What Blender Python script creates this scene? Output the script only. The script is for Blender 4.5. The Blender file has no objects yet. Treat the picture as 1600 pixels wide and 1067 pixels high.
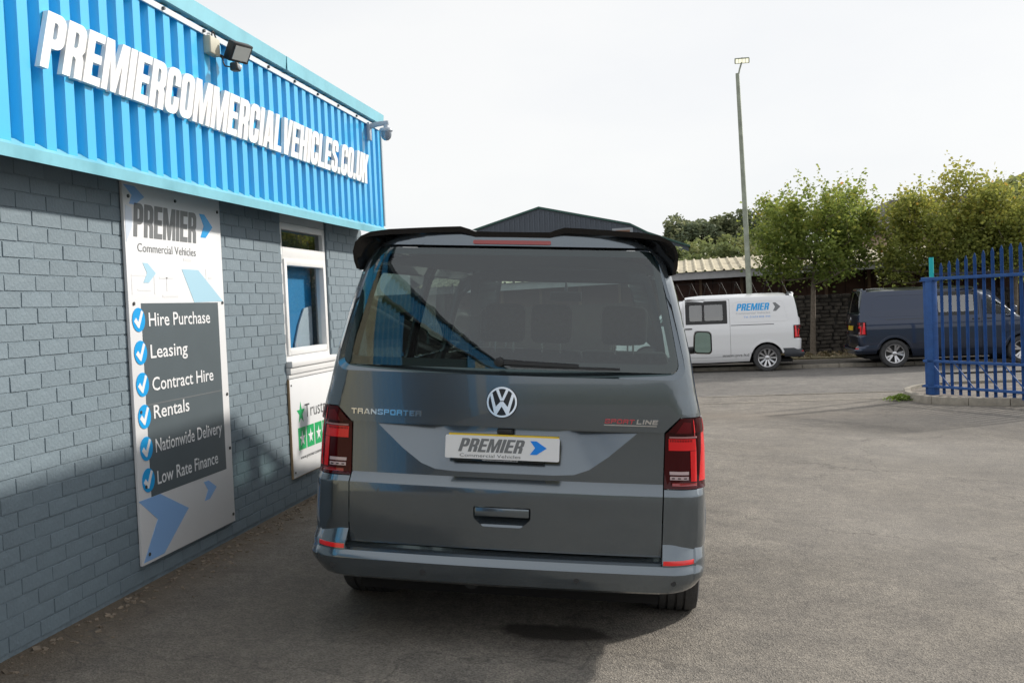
import bpy, bmesh, math, random
import numpy as np
from mathutils import Vector, Matrix
random.seed(7); RNG = np.random.default_rng(7)
S = bpy.context.scene; COL = S.collection
PI = math.pi
# ---------------------------------------------------------------- camera
cd = bpy.data.cameras.new("camera"); cam = bpy.data.objects.new("camera", cd); COL.objects.link(cam)
cd.lens = 36.0; cd.sensor_width = 36.0; cd.clip_start = 0.05; cd.clip_end = 2000
cam.matrix_world = (Matrix.Translation((0, 0, 1.96)) @ Matrix.Rotation(math.radians(9.55), 4, 'Z')
                    @ Matrix.Rotation(PI/2 - 0.036, 4, 'X') @ Matrix.Rotation(-0.042, 4, 'Z'))
S.camera = cam
# ---------------------------------------------------------------- light
SUN_AZ, SUN_EL = math.radians(40), math.radians(28)      # azimuth measured from +X towards +Y
sd = bpy.data.lights.new("sun", 'SUN'); sun = bpy.data.objects.new("sun", sd); COL.objects.link(sun)
sd.energy = 4.0; sd.angle = math.radians(3.0); sd.color = (1.0, 0.94, 0.85)
to_sun = Vector((math.cos(SUN_EL)*math.cos(SUN_AZ), math.cos(SUN_EL)*math.sin(SUN_AZ), math.sin(SUN_EL)))
sun.rotation_euler = to_sun.to_track_quat('Z', 'Y').to_euler()
W = bpy.data.worlds.new("World"); S.world = W; W.use_nodes = True
nt = W.node_tree; N = nt.nodes; L = nt.links; bg = N['Background']
sky = N.new('ShaderNodeTexSky'); sky.sky_type = 'NISHITA'; sky.sun_disc = False
sky.sun_elevation = SUN_EL; sky.sun_rotation = PI/2 - SUN_AZ
sc = N.new('ShaderNodeVectorMath'); sc.operation = 'SCALE'; sc.inputs['Scale'].default_value = 0.10
L.new(sky.outputs[0], sc.inputs[0])
tc = N.new('ShaderNodeTexCoord'); mp = N.new('ShaderNodeMapping'); mp.inputs['Scale'].default_value = (1, 1, 2.6)
nz = N.new('ShaderNodeTexNoise'); nz.inputs['Scale'].default_value = 1.9; nz.inputs['Detail'].default_value = 7
L.new(tc.outputs['Generated'], mp.inputs[0]); L.new(mp.outputs[0], nz.inputs['Vector'])
cr = N.new('ShaderNodeValToRGB')
cr.color_ramp.elements[0].position = .32; cr.color_ramp.elements[0].color = (.83, .845, .87, 1)
cr.color_ramp.elements[1].position = .62; cr.color_ramp.elements[1].color = (.92, .92, .915, 1)
L.new(nz.outputs[0], cr.inputs[0])
mx = N.new('ShaderNodeMix'); mx.data_type = 'RGBA'; mx.inputs[0].default_value = .92
L.new(sc.outputs[0], mx.inputs[6]); L.new(cr.outputs[0], mx.inputs[7]); L.new(mx.outputs[2], bg.inputs[0])
bg.inputs[1].default_value = 1.0
vs = S.view_settings; vs.view_transform = 'Standard'; vs.look = 'None'; vs.gamma = 1; vs.exposure = 0.13
vs.use_curve_mapping = False

# ---------------------------------------------------------------- materials
MATS = {}
def mat(name, col, rough=.6, metal=0., coat=0., nscale=0, namt=.25, bump=0., bscale=None, spec=.5, obj_var=0., dist=.01,
        stain=None, trans=0):
    if name in MATS: return MATS[name]
    m = bpy.data.materials.new(name); m.use_nodes = True; t = m.node_tree; n = t.nodes; l = t.links
    p = n['Principled BSDF']; p.inputs['Roughness'].default_value = rough; p.inputs['Metallic'].default_value = metal
    p.inputs['Coat Weight'].default_value = coat; p.inputs['Coat Roughness'].default_value = .03
    p.inputs['Specular IOR Level'].default_value = spec
    c4 = (*col, 1); p.inputs['Base Color'].default_value = c4
    m.diffuse_color = c4
    src = None; co = n.new('ShaderNodeTexCoord')
    if nscale:
        a = n.new('ShaderNodeTexNoise'); a.inputs['Scale'].default_value = nscale; a.inputs['Detail'].default_value = 6
        a.inputs['Roughness'].default_value = .65
        l.new(co.outputs['Object'], a.inputs['Vector'])
        r = n.new('ShaderNodeValToRGB'); e = r.color_ramp.elements
        e[0].position = .3; e[1].position = .7
        e[0].color = (*[c*(1-namt) for c in col], 1); e[1].color = (*[min(1, c*(1+namt)) for c in col], 1)
        l.new(a.outputs[0], r.inputs[0]); src = r.outputs[0]
    if obj_var:
        oi = n.new('ShaderNodeObjectInfo'); mr = n.new('ShaderNodeMapRange')
        mr.inputs[3].default_value = 1-obj_var; mr.inputs[4].default_value = 1+obj_var
        l.new(oi.outputs['Random'], mr.inputs[0])
        v = n.new('ShaderNodeVectorMath'); v.operation = 'SCALE'; l.new(mr.outputs[0], v.inputs['Scale'])
        if src: l.new(src, v.inputs[0])
        else: v.inputs[0].default_value = col
        src = v.outputs[0]
    if stain:   # (colour, scale, lo, hi) large soft stains
        a = n.new('ShaderNodeTexNoise'); a.inputs['Scale'].default_value = stain[1]; a.inputs['Detail'].default_value = 8
        l.new(co.outputs['Object'], a.inputs['Vector'])
        mr = n.new('ShaderNodeMapRange'); mr.inputs[1].default_value = stain[2]; mr.inputs[2].default_value = stain[3]
        l.new(a.outputs[0], mr.inputs[0])
        k = n.new('ShaderNodeMix'); k.data_type = 'RGBA'; l.new(mr.outputs[0], k.inputs[0])
        if src: l.new(src, k.inputs[6])
        else: k.inputs[6].default_value = c4
        k.inputs[7].default_value = (*stain[0], 1); src = k.outputs[2]
    if src: l.new(src, p.inputs['Base Color'])
    if bump:
        b = n.new('ShaderNodeTexNoise'); b.inputs['Scale'].default_value = bscale or nscale; b.inputs['Detail'].default_value = 5
        l.new(co.outputs['Object'], b.inputs['Vector'])
        q = n.new('ShaderNodeBump'); q.inputs['Strength'].default_value = bump; q.inputs['Distance'].default_value = dist
        l.new(b.outputs[0], q.inputs['Height']); l.new(q.outputs[0], p.inputs['Normal'])
    MATS[name] = m; return m

def glass_mat(name, tint, ior=1.55, rough=.0, refl=(1, 1, 1)):
    m = bpy.data.materials.new(name); m.use_nodes = True; t = m.node_tree; n = t.nodes; l = t.links
    n.remove(n['Principled BSDF']); out = n['Material Output']
    f = n.new('ShaderNodeFresnel'); ge = n.new('ShaderNodeNewGeometry'); mi = n.new('ShaderNodeMapRange')
    mi.inputs[3].default_value = ior; mi.inputs[4].default_value = 1/ior; l.new(ge.outputs['Backfacing'], mi.inputs[0]); l.new(mi.outputs[0], f.inputs[0])
    a = n.new('ShaderNodeBsdfTransparent'); a.inputs[0].default_value = (*tint, 1)
    b = n.new('ShaderNodeBsdfGlossy'); b.inputs[0].default_value = (*refl, 1); b.inputs['Roughness'].default_value = rough
    x = n.new('ShaderNodeMixShader'); l.new(f.outputs[0], x.inputs[0]); l.new(a.outputs[0], x.inputs[1]); l.new(b.outputs[0], x.inputs[2])
    l.new(x.outputs[0], out.inputs[0]); MATS[name] = m; return m

M_BRICK = mat('painted_brick', (.168, .220, .258), .66, nscale=7, namt=.07, bump=.35, bscale=60, obj_var=.05, dist=.010,
              stain=((.14, .182, .213), 1.3, .52, .78))
M_MORTAR = mat('painted_mortar', (.172, .222, .258), .85, nscale=8, namt=.2, bump=.5, bscale=90)
M_BLUE = mat('blue_cladding', (.025, .45, .82), .32, nscale=1.2, namt=.05, spec=.6, coat=.3, stain=((.035, .38, .66), 2.2, .56, .85))
M_TRIM = mat('teal_trim', (.20, .51, .62), .45, nscale=2.5, namt=.12, stain=((.13, .38, .47), 3., .55, .8))
M_WHITE = mat('white_plastic', (.80, .80, .80), .4, nscale=3, namt=.04)
M_LETTER = mat('letter_white', (.80, .80, .80), .45, nscale=6, namt=.04, stain=((.68, .68, .66), 4, .55, .8))
M_BOARD = mat('board_white', (.78, .79, .81), .35, nscale=1.5, namt=.03)
M_PGREY = mat('print_grey', (.10, .125, .14), .35, nscale=2, namt=.06)
M_PGREY2 = mat('print_logo_grey', (.17, .18, .19), .4)
M_PBLUE = mat('print_blue', (.01, .36, .80), .35)
M_PPALE = mat('print_pale_blue', (.42, .66, .80), .35)
M_PLILAC = mat('print_soft_blue', (.26, .46, .80), .35)
M_PWHITE = mat('print_white', (.82, .83, .85), .4)
M_GHOST = mat('print_ghost_grey', (.772, .781, .80), .35)
M_GREEN = mat('print_green', (.0, .40, .12), .4)
M_INK = mat('print_ink', (.05, .055, .06), .5)
M_SCREW = mat('screw_dark', (.08, .08, .08), .5, metal=.5)
M_BLACKP = mat('black_plastic', (.018, .019, .021), .45, nscale=60, namt=.2)
M_GREYP = mat('grey_plastic', (.05, .055, .065), .5)
M_GLOSSB = mat('black_gloss', (.004, .004, .005), .15, coat=.2, spec=.4)
M_RUBBER = mat('tyre_rubber', (.048, .048, .050), .8, nscale=30, namt=.3, bump=.3, bscale=120)
M_ALLOY = mat('alloy', (.62, .62, .64), .28, metal=.9)
M_CHROME = mat('chrome', (.78, .79, .81), .14, metal=1.)
M_REDL = mat('lamp_red', (.80, .004, .010), .15, coat=.5)
M_REDD = mat('lamp_dark_red', (.050, .002, .004), .10, coat=.15, spec=.2)
M_REDREF = mat('reflector_red', (.85, .015, .02), .18, coat=1.)
M_REDPINK = mat('lamp_pale_strip', (.50, .22, .23), .25, coat=1.)
M_LENSW = mat('lamp_clear', (.55, .42, .44), .2, coat=1.)
M_DARK = mat('dark_void', (.008, .008, .009), .9)
M_SEAT = mat('seat_fabric', (.045, .05, .055), .9, nscale=40, namt=.3)
M_INTER = mat('interior_trim', (.10, .105, .11), .85, nscale=10, namt=.1)
M_YELLOW = mat('plate_yellow', (.75, .52, .03), .4)
M_BEIGE = mat('beige_box', (.46, .45, .36), .6, nscale=8, namt=.15)
M_TREE = mat('bark', (.17, .14, .11), .9, nscale=14, namt=.4, bump=.8, bscale=25, dist=.03)
M_POLE = mat('pole_galvanised', (.30, .33, .27), .55, nscale=5, namt=.25, metal=.3)
M_GATE = mat('gate_blue', (.022, .085, .27), .6, nscale=7, namt=.18, spec=.3, stain=((.03, .07, .17), 3., .58, .8))
M_TEAL = mat('post_teal', (.0, .42, .45), .5)
M_KERB = mat('kerb_concrete', (.27, .245, .205), .9, nscale=9, namt=.25, bump=.5, bscale=60)
M_STONE = mat('rubble_stone', (.062, .054, .046), .95, nscale=6, namt=.5, bump=.8, bscale=20, obj_var=.35, dist=.03)
M_SHEDROOF = mat('shed_roof_sheet', (.50, .45, .33), .8, nscale=3, namt=.25, stain=((.33, .29, .21), 1.2, .5, .7))
M_FASCIA = mat('shed_fascia', (.42, .42, .44), .8, nscale=2, namt=.15)
M_BOARDB = mat('brown_boards', (.050, .024, .018), .9, nscale=3, namt=.35)
M_WOODP = mat('wood_post', (.11, .07, .045), .9, nscale=5, namt=.3)
M_WIRE = mat('wire_grey', (.045, .042, .04), .6, metal=.4)
M_WARE = mat('warehouse_sheet', (.075, .092, .118), .6, nscale=.6, namt=.1)
M_WARET = mat('warehouse_trim', (.025, .09, .075), .6)
M_BUFF = mat('buff_wall', (.45, .34, .24), .9, nscale=2, namt=.15)

def leaf_mat(name, ramp, transl=.35):
    m = bpy.data.materials.new(name); m.use_nodes = True; t = m.node_tree; n = t.nodes; l = t.links
    out = n['Material Output']; p = n['Principled BSDF']; p.inputs['Roughness'].default_value = .55
    p.inputs['Specular IOR Level'].default_value = .3
    at = n.new('ShaderNodeAttribute'); at.attribute_name = 'leafv'
    r = n.new('ShaderNodeValToRGB'); e = r.color_ramp.elements
    while len(e) < len(ramp): e.new(.5)
    for i, (pos, c) in enumerate(ramp): e[i].position = pos; e[i].color = (*c, 1)
    l.new(at.outputs['Fac'], r.inputs[0]); l.new(r.outputs[0], p.inputs['Base Color'])
    tr = n.new('ShaderNodeBsdfTranslucent'); l.new(r.outputs[0], tr.inputs[0])
    x = n.new('ShaderNodeMixShader'); x.inputs[0].default_value = transl
    l.new(p.outputs[0], x.inputs[1]); l.new(tr.outputs[0], x.inputs[2]); l.new(x.outputs[0], out.inputs[0])
    MATS[name] = m; return m
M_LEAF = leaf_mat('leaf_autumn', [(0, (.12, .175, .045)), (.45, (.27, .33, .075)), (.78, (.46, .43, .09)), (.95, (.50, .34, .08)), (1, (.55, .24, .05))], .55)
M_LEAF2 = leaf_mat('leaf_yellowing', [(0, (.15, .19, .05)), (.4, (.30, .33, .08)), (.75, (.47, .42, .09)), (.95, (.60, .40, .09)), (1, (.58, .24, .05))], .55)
M_LEAFD = leaf_mat('leaf_dark_hazed', [(0, (.13, .165, .10)), (.5, (.21, .24, .13)), (1, (.29, .31, .16))], .4)  # raised paler: distance haze is put into the leaf colour
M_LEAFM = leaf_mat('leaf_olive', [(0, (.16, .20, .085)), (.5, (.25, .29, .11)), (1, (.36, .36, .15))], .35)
M_GRASS = leaf_mat('weed_green', [(0, (.08, .14, .02)), (1, (.22, .30, .05))], .3)

# ---------------------------------------------------------------- helpers
def tag(o, label=None, cat=None, group=None, kind=None):
    if label: o['label'] = label
    if cat: o['category'] = cat
    if group: o['group'] = group
    if kind: o['kind'] = kind
    return o
def link_mesh(name, me, m, parent=None, sharp=35):
    o = bpy.data.objects.new(name, me); COL.objects.link(o)
    if m and not me.materials: me.materials.append(m)
    if parent: o.parent = parent
    if sharp is not None:
        me.shade_smooth(); me.set_sharp_from_angle(angle=math.radians(sharp))
    return o
def thing(name, label, cat, loc=(0, 0, 0), rot=(0, 0, 0), group=None):
    o = bpy.data.objects.new(name, None); COL.objects.link(o); o.location = loc; o.rotation_euler = rot
    o.empty_display_size = .2
    return tag(o, label, cat, group)

class MB:
    def __init__(s): s.v = []; s.f = []
    def add(s, vs, fs):
        b = len(s.v); s.v += [tuple(v) for v in vs]; s.f += [tuple(i+b for i in f) for f in fs]; return s
    def box(s, a, b, mtx=None):
        x0, y0, z0 = a; x1, y1, z1 = b
        v = [Vector(p) for p in ((x0,y0,z0),(x1,y0,z0),(x1,y1,z0),(x0,y1,z0),(x0,y0,z1),(x1,y0,z1),(x1,y1,z1),(x0,y1,z1))]
        if mtx is not None: v = [mtx @ p for p in v]
        return s.add(v, [(3,2,1,0),(4,5,6,7),(0,1,5,4),(1,2,6,5),(2,3,7,6),(3,0,4,7)])
    def cyl(s, p0, p1, r0, r1=None, n=12, caps=True):
        r1 = r0 if r1 is None else r1
        p0 = Vector(p0); p1 = Vector(p1); d = (p1-p0).normalized()
        u = d.orthogonal().normalized(); w = d.cross(u)
        v = []
        for i in range(n):
            a = 2*PI*i/n; o = u*math.cos(a)+w*math.sin(a); v += [p0+o*r0, p1+o*r1]
        f = [(2*i, 2*((i+1)%n), 2*((i+1)%n)+1, 2*i+1) for i in range(n)]
        if caps: f += [tuple(2*i for i in range(n))[::-1], tuple(2*i+1 for i in range(n))]
        return s.add(v, f)
    def tube(s, pts, r, n=8):
        for a, b in zip(pts[:-1], pts[1:]): s.cyl(a, b, r if not callable(r) else r(a), n=n)
        return s
    def loft(s, rings, cap=True, closed=True):
        n = len(rings[0]); v = [p for r in rings for p in r]; f = []
        for k in range(len(rings)-1):
            for i in range(n if closed else n-1):
                j = (i+1) % n; f.append((k*n+i, k*n+j, (k+1)*n+j, (k+1)*n+i))
        if cap: f += [tuple(range(n))[::-1], tuple((len(rings)-1)*n+i for i in range(n))]
        return s.add(v, f)
    def lathe(s, prof, n=32, c=(0, 0, 0), axis='X', close=False):   # prof: (radius, along)
        rings = []
        for r, a in prof:
            ring = []
            for i in range(n):
                t = 2*PI*i/n
                ring.append((c[0]+a, c[1]+r*math.cos(t), c[2]+r*math.sin(t)) if axis == 'X' else
                            (c[0]+r*math.cos(t), c[1]+r*math.sin(t), c[2]+a))
            rings.append(ring)
        if close: rings.append(rings[0])
        return s.loft(rings, cap=False)
    def prism(s, poly, mapf, d0, d1):
        n = len(poly); v = [mapf(a, b, d0) for a, b in poly]+[mapf(a, b, d1) for a, b in poly]
        return s.add(v, [tuple(range(n))[::-1], tuple(range(n, 2*n))]+[(i, (i+1)%n, n+(i+1)%n, n+i) for i in range(n)])
    def mesh(s, name, bevel=0, seg=2):
        me = bpy.data.meshes.new(name); me.from_pydata(s.v, [], s.f)
        bm = bmesh.new(); bm.from_mesh(me)
        bmesh.ops.recalc_face_normals(bm, faces=bm.faces)
        if bevel:
            es = [e for e in bm.edges if len(e.link_faces) == 2 and e.calc_face_angle(0) > .5]
            bmesh.ops.bevel(bm, geom=es, offset=bevel, segments=seg, profile=.5, affect='EDGES', clamp_overlap=True)
        bm.to_mesh(me); bm.free(); me.update(); return me
    def build(s, name, m, parent=None, bevel=0, sharp=35, seg=2):
        return link_mesh(name, s.mesh(name, bevel, seg), m, parent, sharp)

def arc(cx, cy, r, a0, a1, n=6, ry=None):
    ry = ry or r
    return [(cx+r*math.cos(math.radians(a0+(a1-a0)*i/n)), cy+ry*math.sin(math.radians(a0+(a1-a0)*i/n))) for i in range(n+1)]
def rr(x0, y0, x1, y1, r, n=5):
    return arc(x1-r, y0+r, r, -90, 0, n)+arc(x1-r, y1-r, r, 0, 90, n)+arc(x0+r, y1-r, r, 90, 180, n)+arc(x0+r, y0+r, r, 180, 270, n)
def roundpoly(P, r, n=4):
    """round every corner of polygon P by about r"""
    out = []; m = len(P)
    for i in range(m):
        p = Vector(P[i]); a = Vector(P[i-1])-p; b = Vector(P[(i+1) % m])-p
        k = min(r, a.length*.45, b.length*.45); A = p+a.normalized()*k; B = p+b.normalized()*k
        for j in range(n+1):
            t = j/n; q = A*(1-t)**2+p*2*t*(1-t)+B*t*t; out.append((q.x, q.y))
    return out

def patch2d(outer, holes=(), us=(), vs=()):
    """triangulated polygon with holes, cut along the lines u=us and v=vs -> verts2d, faces, boundary edges"""
    bm = bmesh.new(); es = []
    for c in [outer]+list(holes):
        vv = [bm.verts.new((p[0], p[1], 0)) for p in c]
        es += [bm.edges.new((vv[i], vv[(i+1) % len(vv)])) for i in range(len(vv))]
    bmesh.ops.triangle_fill(bm, edges=es, use_beauty=True, use_dissolve=False)
    for ax, lst in ((0, us), (1, vs)):
        lo = min(v.co[ax] for v in bm.verts); hi = max(v.co[ax] for v in bm.verts)
        for c in lst:
            if lo+1e-4 < c < hi-1e-4:
                pc = Vector((0, 0, 0)); pc[ax] = c; no = Vector((0, 0, 0)); no[ax] = 1
                bmesh.ops.bisect_plane(bm, geom=bm.verts[:]+bm.edges[:]+bm.faces[:], plane_co=pc, plane_no=no, dist=2e-4)
    bm.verts.index_update()
    v = [(x.co.x, x.co.y) for x in bm.verts]
    f = [tuple(x.index for x in fc.verts) for fc in bm.faces]
    be = [tuple(x.index for x in e.verts) for e in bm.edges if len(e.link_faces) == 1]
    bm.free(); return v, f, be
def patch(mb, outer, holes, us, vs, mapf, thick=.012, d=0.):
    """mapf(u, v, depth) with depth>0 going INTO the body; adds front sheet and a returned edge"""
    v, f, be = patch2d(outer, holes, us, vs)
    n = len(v); P = [mapf(a, b, d) for a, b in v]
    bi = sorted({i for e in be for i in e}); idx = {k: n+j for j, k in enumerate(bi)}
    P += [mapf(v[k][0], v[k][1], d+thick) for k in bi]
    mb.add(P, f+[(a, b, idx[b], idx[a]) for a, b in be]); return mb

# heavy condensed lettering, unit height -> contours (outer first), width
def glyph(ch, w=.50, t=.195, h=.165):
    R = .19; r = .06
    if ch == 'I': return [[(0,0),(t,0),(t,1),(0,1)]], t
    if ch == '.': return [[(0,0),(t,0),(t,.2),(0,.2)]], t
    if ch == 'E': return [[(0,0),(w*.92,0),(w*.92,h),(t,h),(t,.42),(w*.86,.42),(w*.86,.42+h),(t,.42+h),(t,1-h),(w*.92,1-h),(w*.92,1),(0,1)]], w*.92
    if ch == 'L': return [[(0,0),(w*.88,0),(w*.88,h),(t,h),(t,1),(0,1)]], w*.88
    if ch == 'T': a = (w-t)/2; return [[(a,0),(a+t,0),(a+t,1-h),(w,1-h),(w,1),(0,1),(0,1-h),(a,1-h)]], w
    if ch == 'H': return [[(0,0),(t,0),(t,.42),(w-t,.42),(w-t,0),(w,0),(w,1),(w-t,1),(w-t,.42+h),(t,.42+h),(t,1),(0,1)]], w
    if ch == 'P':
        return [[(0,0),(t,0),(t,.37)]+[(w-R,.37)]+arc(w-R,.37+R,R,-90,0)+arc(w-R,1-R,R,0,90)+[(0,1)],
                [(t,.37+h),(w-t-r,.37+h)]+arc(w-t-r,.37+h+r,r,-90,0,3)+arc(w-t-r,1-h-r,r,0,90,3)+[(t,1-h)]], w
    if ch == 'R':
        return [[(0,0),(t,0),(t,.38),(w-t-.05,.38),(w-t-.01,.34),(w-t,0),(w,0),(w-.005,.36),(w-.06,.455),(w,.54)]+arc(w-R,1-R,R,0,90)+[(0,1)],
                [(t,.38+h),(w-t-r,.38+h)]+arc(w-t-r,.38+h+r,r,-90,0,3)+arc(w-t-r,1-h-r,r,0,90,3)+[(t,1-h)]], w
    if ch == 'O': return [rr(0,0,w,1,R), rr(t,h,w-t,1-h,r,3)], w
    if ch == 'U': return [[(0,1),(0,R)]+arc(R,R,R,180,270)+arc(w-R,R,R,270,360)+[(w,1),(w-t,1),(w-t,h+r)]+arc(w-t-r,h+r,r,0,-90,3)+arc(t+r,h+r,r,270,180,3)+[(t,1)]], w
    if ch == 'C':
        return [[(w-t,.62),(w,.62)]+arc(w-R,1-R,R,0,90)+arc(R,1-R,R,90,180)+arc(R,R,R,180,270)+arc(w-R,R,R,270,360)+[(w,.38),(w-t,.38)]
                +arc(w-t-r,h+r,r,0,-90,3)+arc(t+r,h+r,r,270,180,3)+arc(t+r,1-h-r,r,180,90,3)+arc(w-t-r,1-h-r,r,90,0,3)], w
    if ch == 'S':
        return [[(w-t,.66),(w,.66)]+arc(w-R,1-R,R,0,90)+arc(R,1-R,R,90,180)+[(0,.66),(.03,.57),(w-t-.02,.37),(w-t,.32)]
                +arc(w-t-r,h+r,r,0,-90,3)+arc(t+r,h+r,r,270,180,3)+[(t,.34),(0,.34)]+arc(R,R,R,180,270)+arc(w-R,R,R,270,360)
                +[(w,.36),(w-.03,.45),(t+.02,.64),(t,.70)]+arc(t+r,1-h-r,r,180,90,3)+arc(w-t-r,1-h-r,r,90,0,3)], w
    if ch == 'M':
        W_ = w*1.42; s = t*.86; m = W_/2; g = t*1.15
        return [[(0,0),(s,0),(s,.62),(m-.075,0),(m+.075,0),(W_-s,.62),(W_-s,0),(W_,0),(W_,1),(W_-g,1),(m,.40),(g,1),(0,1)]], W_
    if ch == 'N': s = t*.9; return [[(0,0),(s,0),(s,.60),(w*1.06-s,0),(w*1.06,0),(w*1.06,1),(w*1.06-s,1),(w*1.06-s,.40),(s,1),(0,1)]], w*1.06
    if ch == 'A':
        k = w*1.12; s = t*.98; c = k/2
        return [[(0,0),(s,0),(s+.035,.17),(k-s-.035,.17),(k-s,0),(k,0),(c+s*.72,1),(c-s*.72,1)], [(s+.06,.32),(k-s-.06,.32),(c,.76)]], k
    if ch == 'V': k = w*1.08; s = t; c = k/2; return [[(0,1),(s,1),(c,.30),(k-s,1),(k,1),(c+s*.6,0),(c-s*.6,0)]], k
    if ch == 'K': return [[(0,0),(t,0),(t,.30),(t+.06,.40),(w-.17,0),(w+.05,0),(t+.20,.60),(w+.03,1),(w-.19,1),(t,.64),(t,1),(0,1)]], w+.05
    return [], w*.6
def contours_mesh(conts, mapf, d0, d1):
    """fill contours (even-odd) and give them thickness between depth d0 (back) and d1 (front)"""
    bm = bmesh.new(); es = []
    for c in conts:
        cc = []
        for p in c:
            if not cc or (abs(p[0]-cc[-1][0])+abs(p[1]-cc[-1][1])) > 1e-5: cc.append(p)
        if abs(cc[0][0]-cc[-1][0])+abs(cc[0][1]-cc[-1][1]) < 1e-5: cc.pop()
        vv = [bm.verts.new((p[0], p[1], 0)) for p in cc]
        es += [bm.edges.new((vv[i], vv[(i+1) % len(vv)])) for i in range(len(vv))]
    bmesh.ops.triangle_fill(bm, edges=es, use_beauty=True, use_dissolve=False)
    bm.verts.index_update(); n = len(bm.verts)
    v = [(x.co.x, x.co.y) for x in bm.verts]; f = [tuple(x.index for x in q.verts) for q in bm.faces]
    be = [tuple(x.index for x in e.verts) for e in bm.edges if len(e.link_faces) == 1]; bm.free()
    P = [mapf(a, b, d1) for a, b in v]+[mapf(a, b, d0) for a, b in v]
    return P, f+[tuple(i+n for i in q)[::-1] for q in f]+[(a, b, b+n, a+n) for a, b in be]
def headline(text, x0, x1, y0, y1, shear=0., gap=.045, **kw):
    """layout of heavy letters fitted between x0..x1, y0..y1 -> list of (char, contours)"""
    out = []; x = 0
    for ch in text:
        c, w = glyph(ch, **kw); out.append((ch, x, c)); x += w+gap
    x -= gap; H = y1-y0; k = (x1-x0-shear*H)/x
    return [(ch, [[(x0+(ox+a)*k+shear*b*H, y0+b*H) for a, b in c] for c in cs]) for ch, ox, cs in out if cs]
_fc = {}
def font_mesh(text, bold=0.):
    key = (text, bold)
    if key not in _fc:
        cu = bpy.data.curves.new('t', 'FONT'); cu.body = text; cu.offset = bold; cu.resolution_u = 3
        o = bpy.data.objects.new('t', cu); COL.objects.link(o)
        bpy.context.view_layer.update()
        me = bpy.data.meshes.new_from_object(o.evaluated_get(bpy.context.evaluated_depsgraph_get()))
        v = [(p.co.x, p.co.y) for p in me.vertices]; f = [tuple(p.vertices) for p in me.polygons]
        bpy.data.objects.remove(o); bpy.data.curves.remove(cu); bpy.data.meshes.remove(me)
        _fc[key] = (v, f)
    return _fc[key]
def text(name, body, x0, x1, y0, y1, mapf, m, parent, d=.0015, bold=0., cap=True):
    """one mesh per word, the line fitted between x0 and x1"""
    ext = lambda v: (min(p[0] for p in v), max(p[0] for p in v))
    words = body.split(' '); fulls = font_mesh(body, bold)[0]; a0, b0 = ext(fulls); W_ = b0-a0
    ms = [font_mesh(w, bold) for w in words]; ws = [ext(v)[1]-ext(v)[0] for v, f in ms]
    gapw = (W_-sum(ws))/max(1, len(words)-1); x = 0; k = (x1-x0)/W_; o = None
    for (v, f), w in zip(ms, ws):
        ax = ext(v)[0]; me = bpy.data.meshes.new(name)
        me.from_pydata([mapf(x0+(x+p[0]-ax)*k, y0+p[1]/.73*(y1-y0), d) for p in v], [], f)
        o = link_mesh(name, me, m, parent, None); x += w+gapw
    return o
def flat(name, conts, mapf, m, parent, d0=0., d1=.0015, sharp=None):
    mb = MB(); mb.add(*contours_mesh(conts, mapf, d0, d1))
    return link_mesh(name, mb.mesh(name), m, parent, sharp)
def banner(name, txt, x0, x1, y0, y1, mapf, m, parent, shear=.2, d0=0., d1=.0015, **kw):
    mb = MB()
    for ch, cs in headline(txt, x0, x1, y0, y1, shear, **kw): mb.add(*contours_mesh(cs, mapf, d0, d1))
    return link_mesh(name, mb.mesh(name), m, parent, None)
def chevron(x0, x1, y0, y1): w = x1-x0; h = y1-y0; return [(x0,y0),(x0+w*.40,y0),(x1,y0+h*.5),(x0+w*.38,y1),(x0,y1),(x0+w*.30,y0+h*.5)]
def star(cx, cy, rx, ry, k=.40):
    return [(cx+(rx if i % 2 == 0 else rx*k)*math.sin(PI*i/5), cy+(ry if i % 2 == 0 else ry*k)*math.cos(PI*i/5)) for i in range(10)]
def leaves(name, pts, nrm_up, size, m, parent, val, ratio=1.0, kind=None):
    """one mesh of leaf quads. pts (N,3)"""
    n = len(pts); a = RNG.normal(size=(n, 3)); a[:, 2] *= .6; a /= np.linalg.norm(a, axis=1)[:, None]
    b = RNG.normal(size=(n, 3)); b -= (b*a).sum(1)[:, None]*a; b /= np.linalg.norm(b, axis=1)[:, None]
    s = (size*RNG.uniform(.6, 1.3, n))[:, None]
    v = np.stack([pts-a*s, pts+b*s*.55*ratio, pts+a*s, pts-b*s*.55*ratio], 1).reshape(-1, 3)
    me = bpy.data.meshes.new(name); me.vertices.add(4*n); me.vertices.foreach_set('co', v.ravel().astype('f'))
    me.loops.add(4*n); me.loops.foreach_set('vertex_index', np.arange(4*n, dtype='i'))
    me.polygons.add(n); me.polygons.foreach_set('loop_start', np.arange(0, 4*n, 4, dtype='i'))
    me.update(calc_edges=True)
    at = me.attributes.new('leafv', 'FLOAT', 'POINT'); at.data.foreach_set('value', np.repeat(val, 4).astype('f'))
    o = link_mesh(name, me, m, parent, None)
    if kind: o['kind'] = kind
    return o

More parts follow.
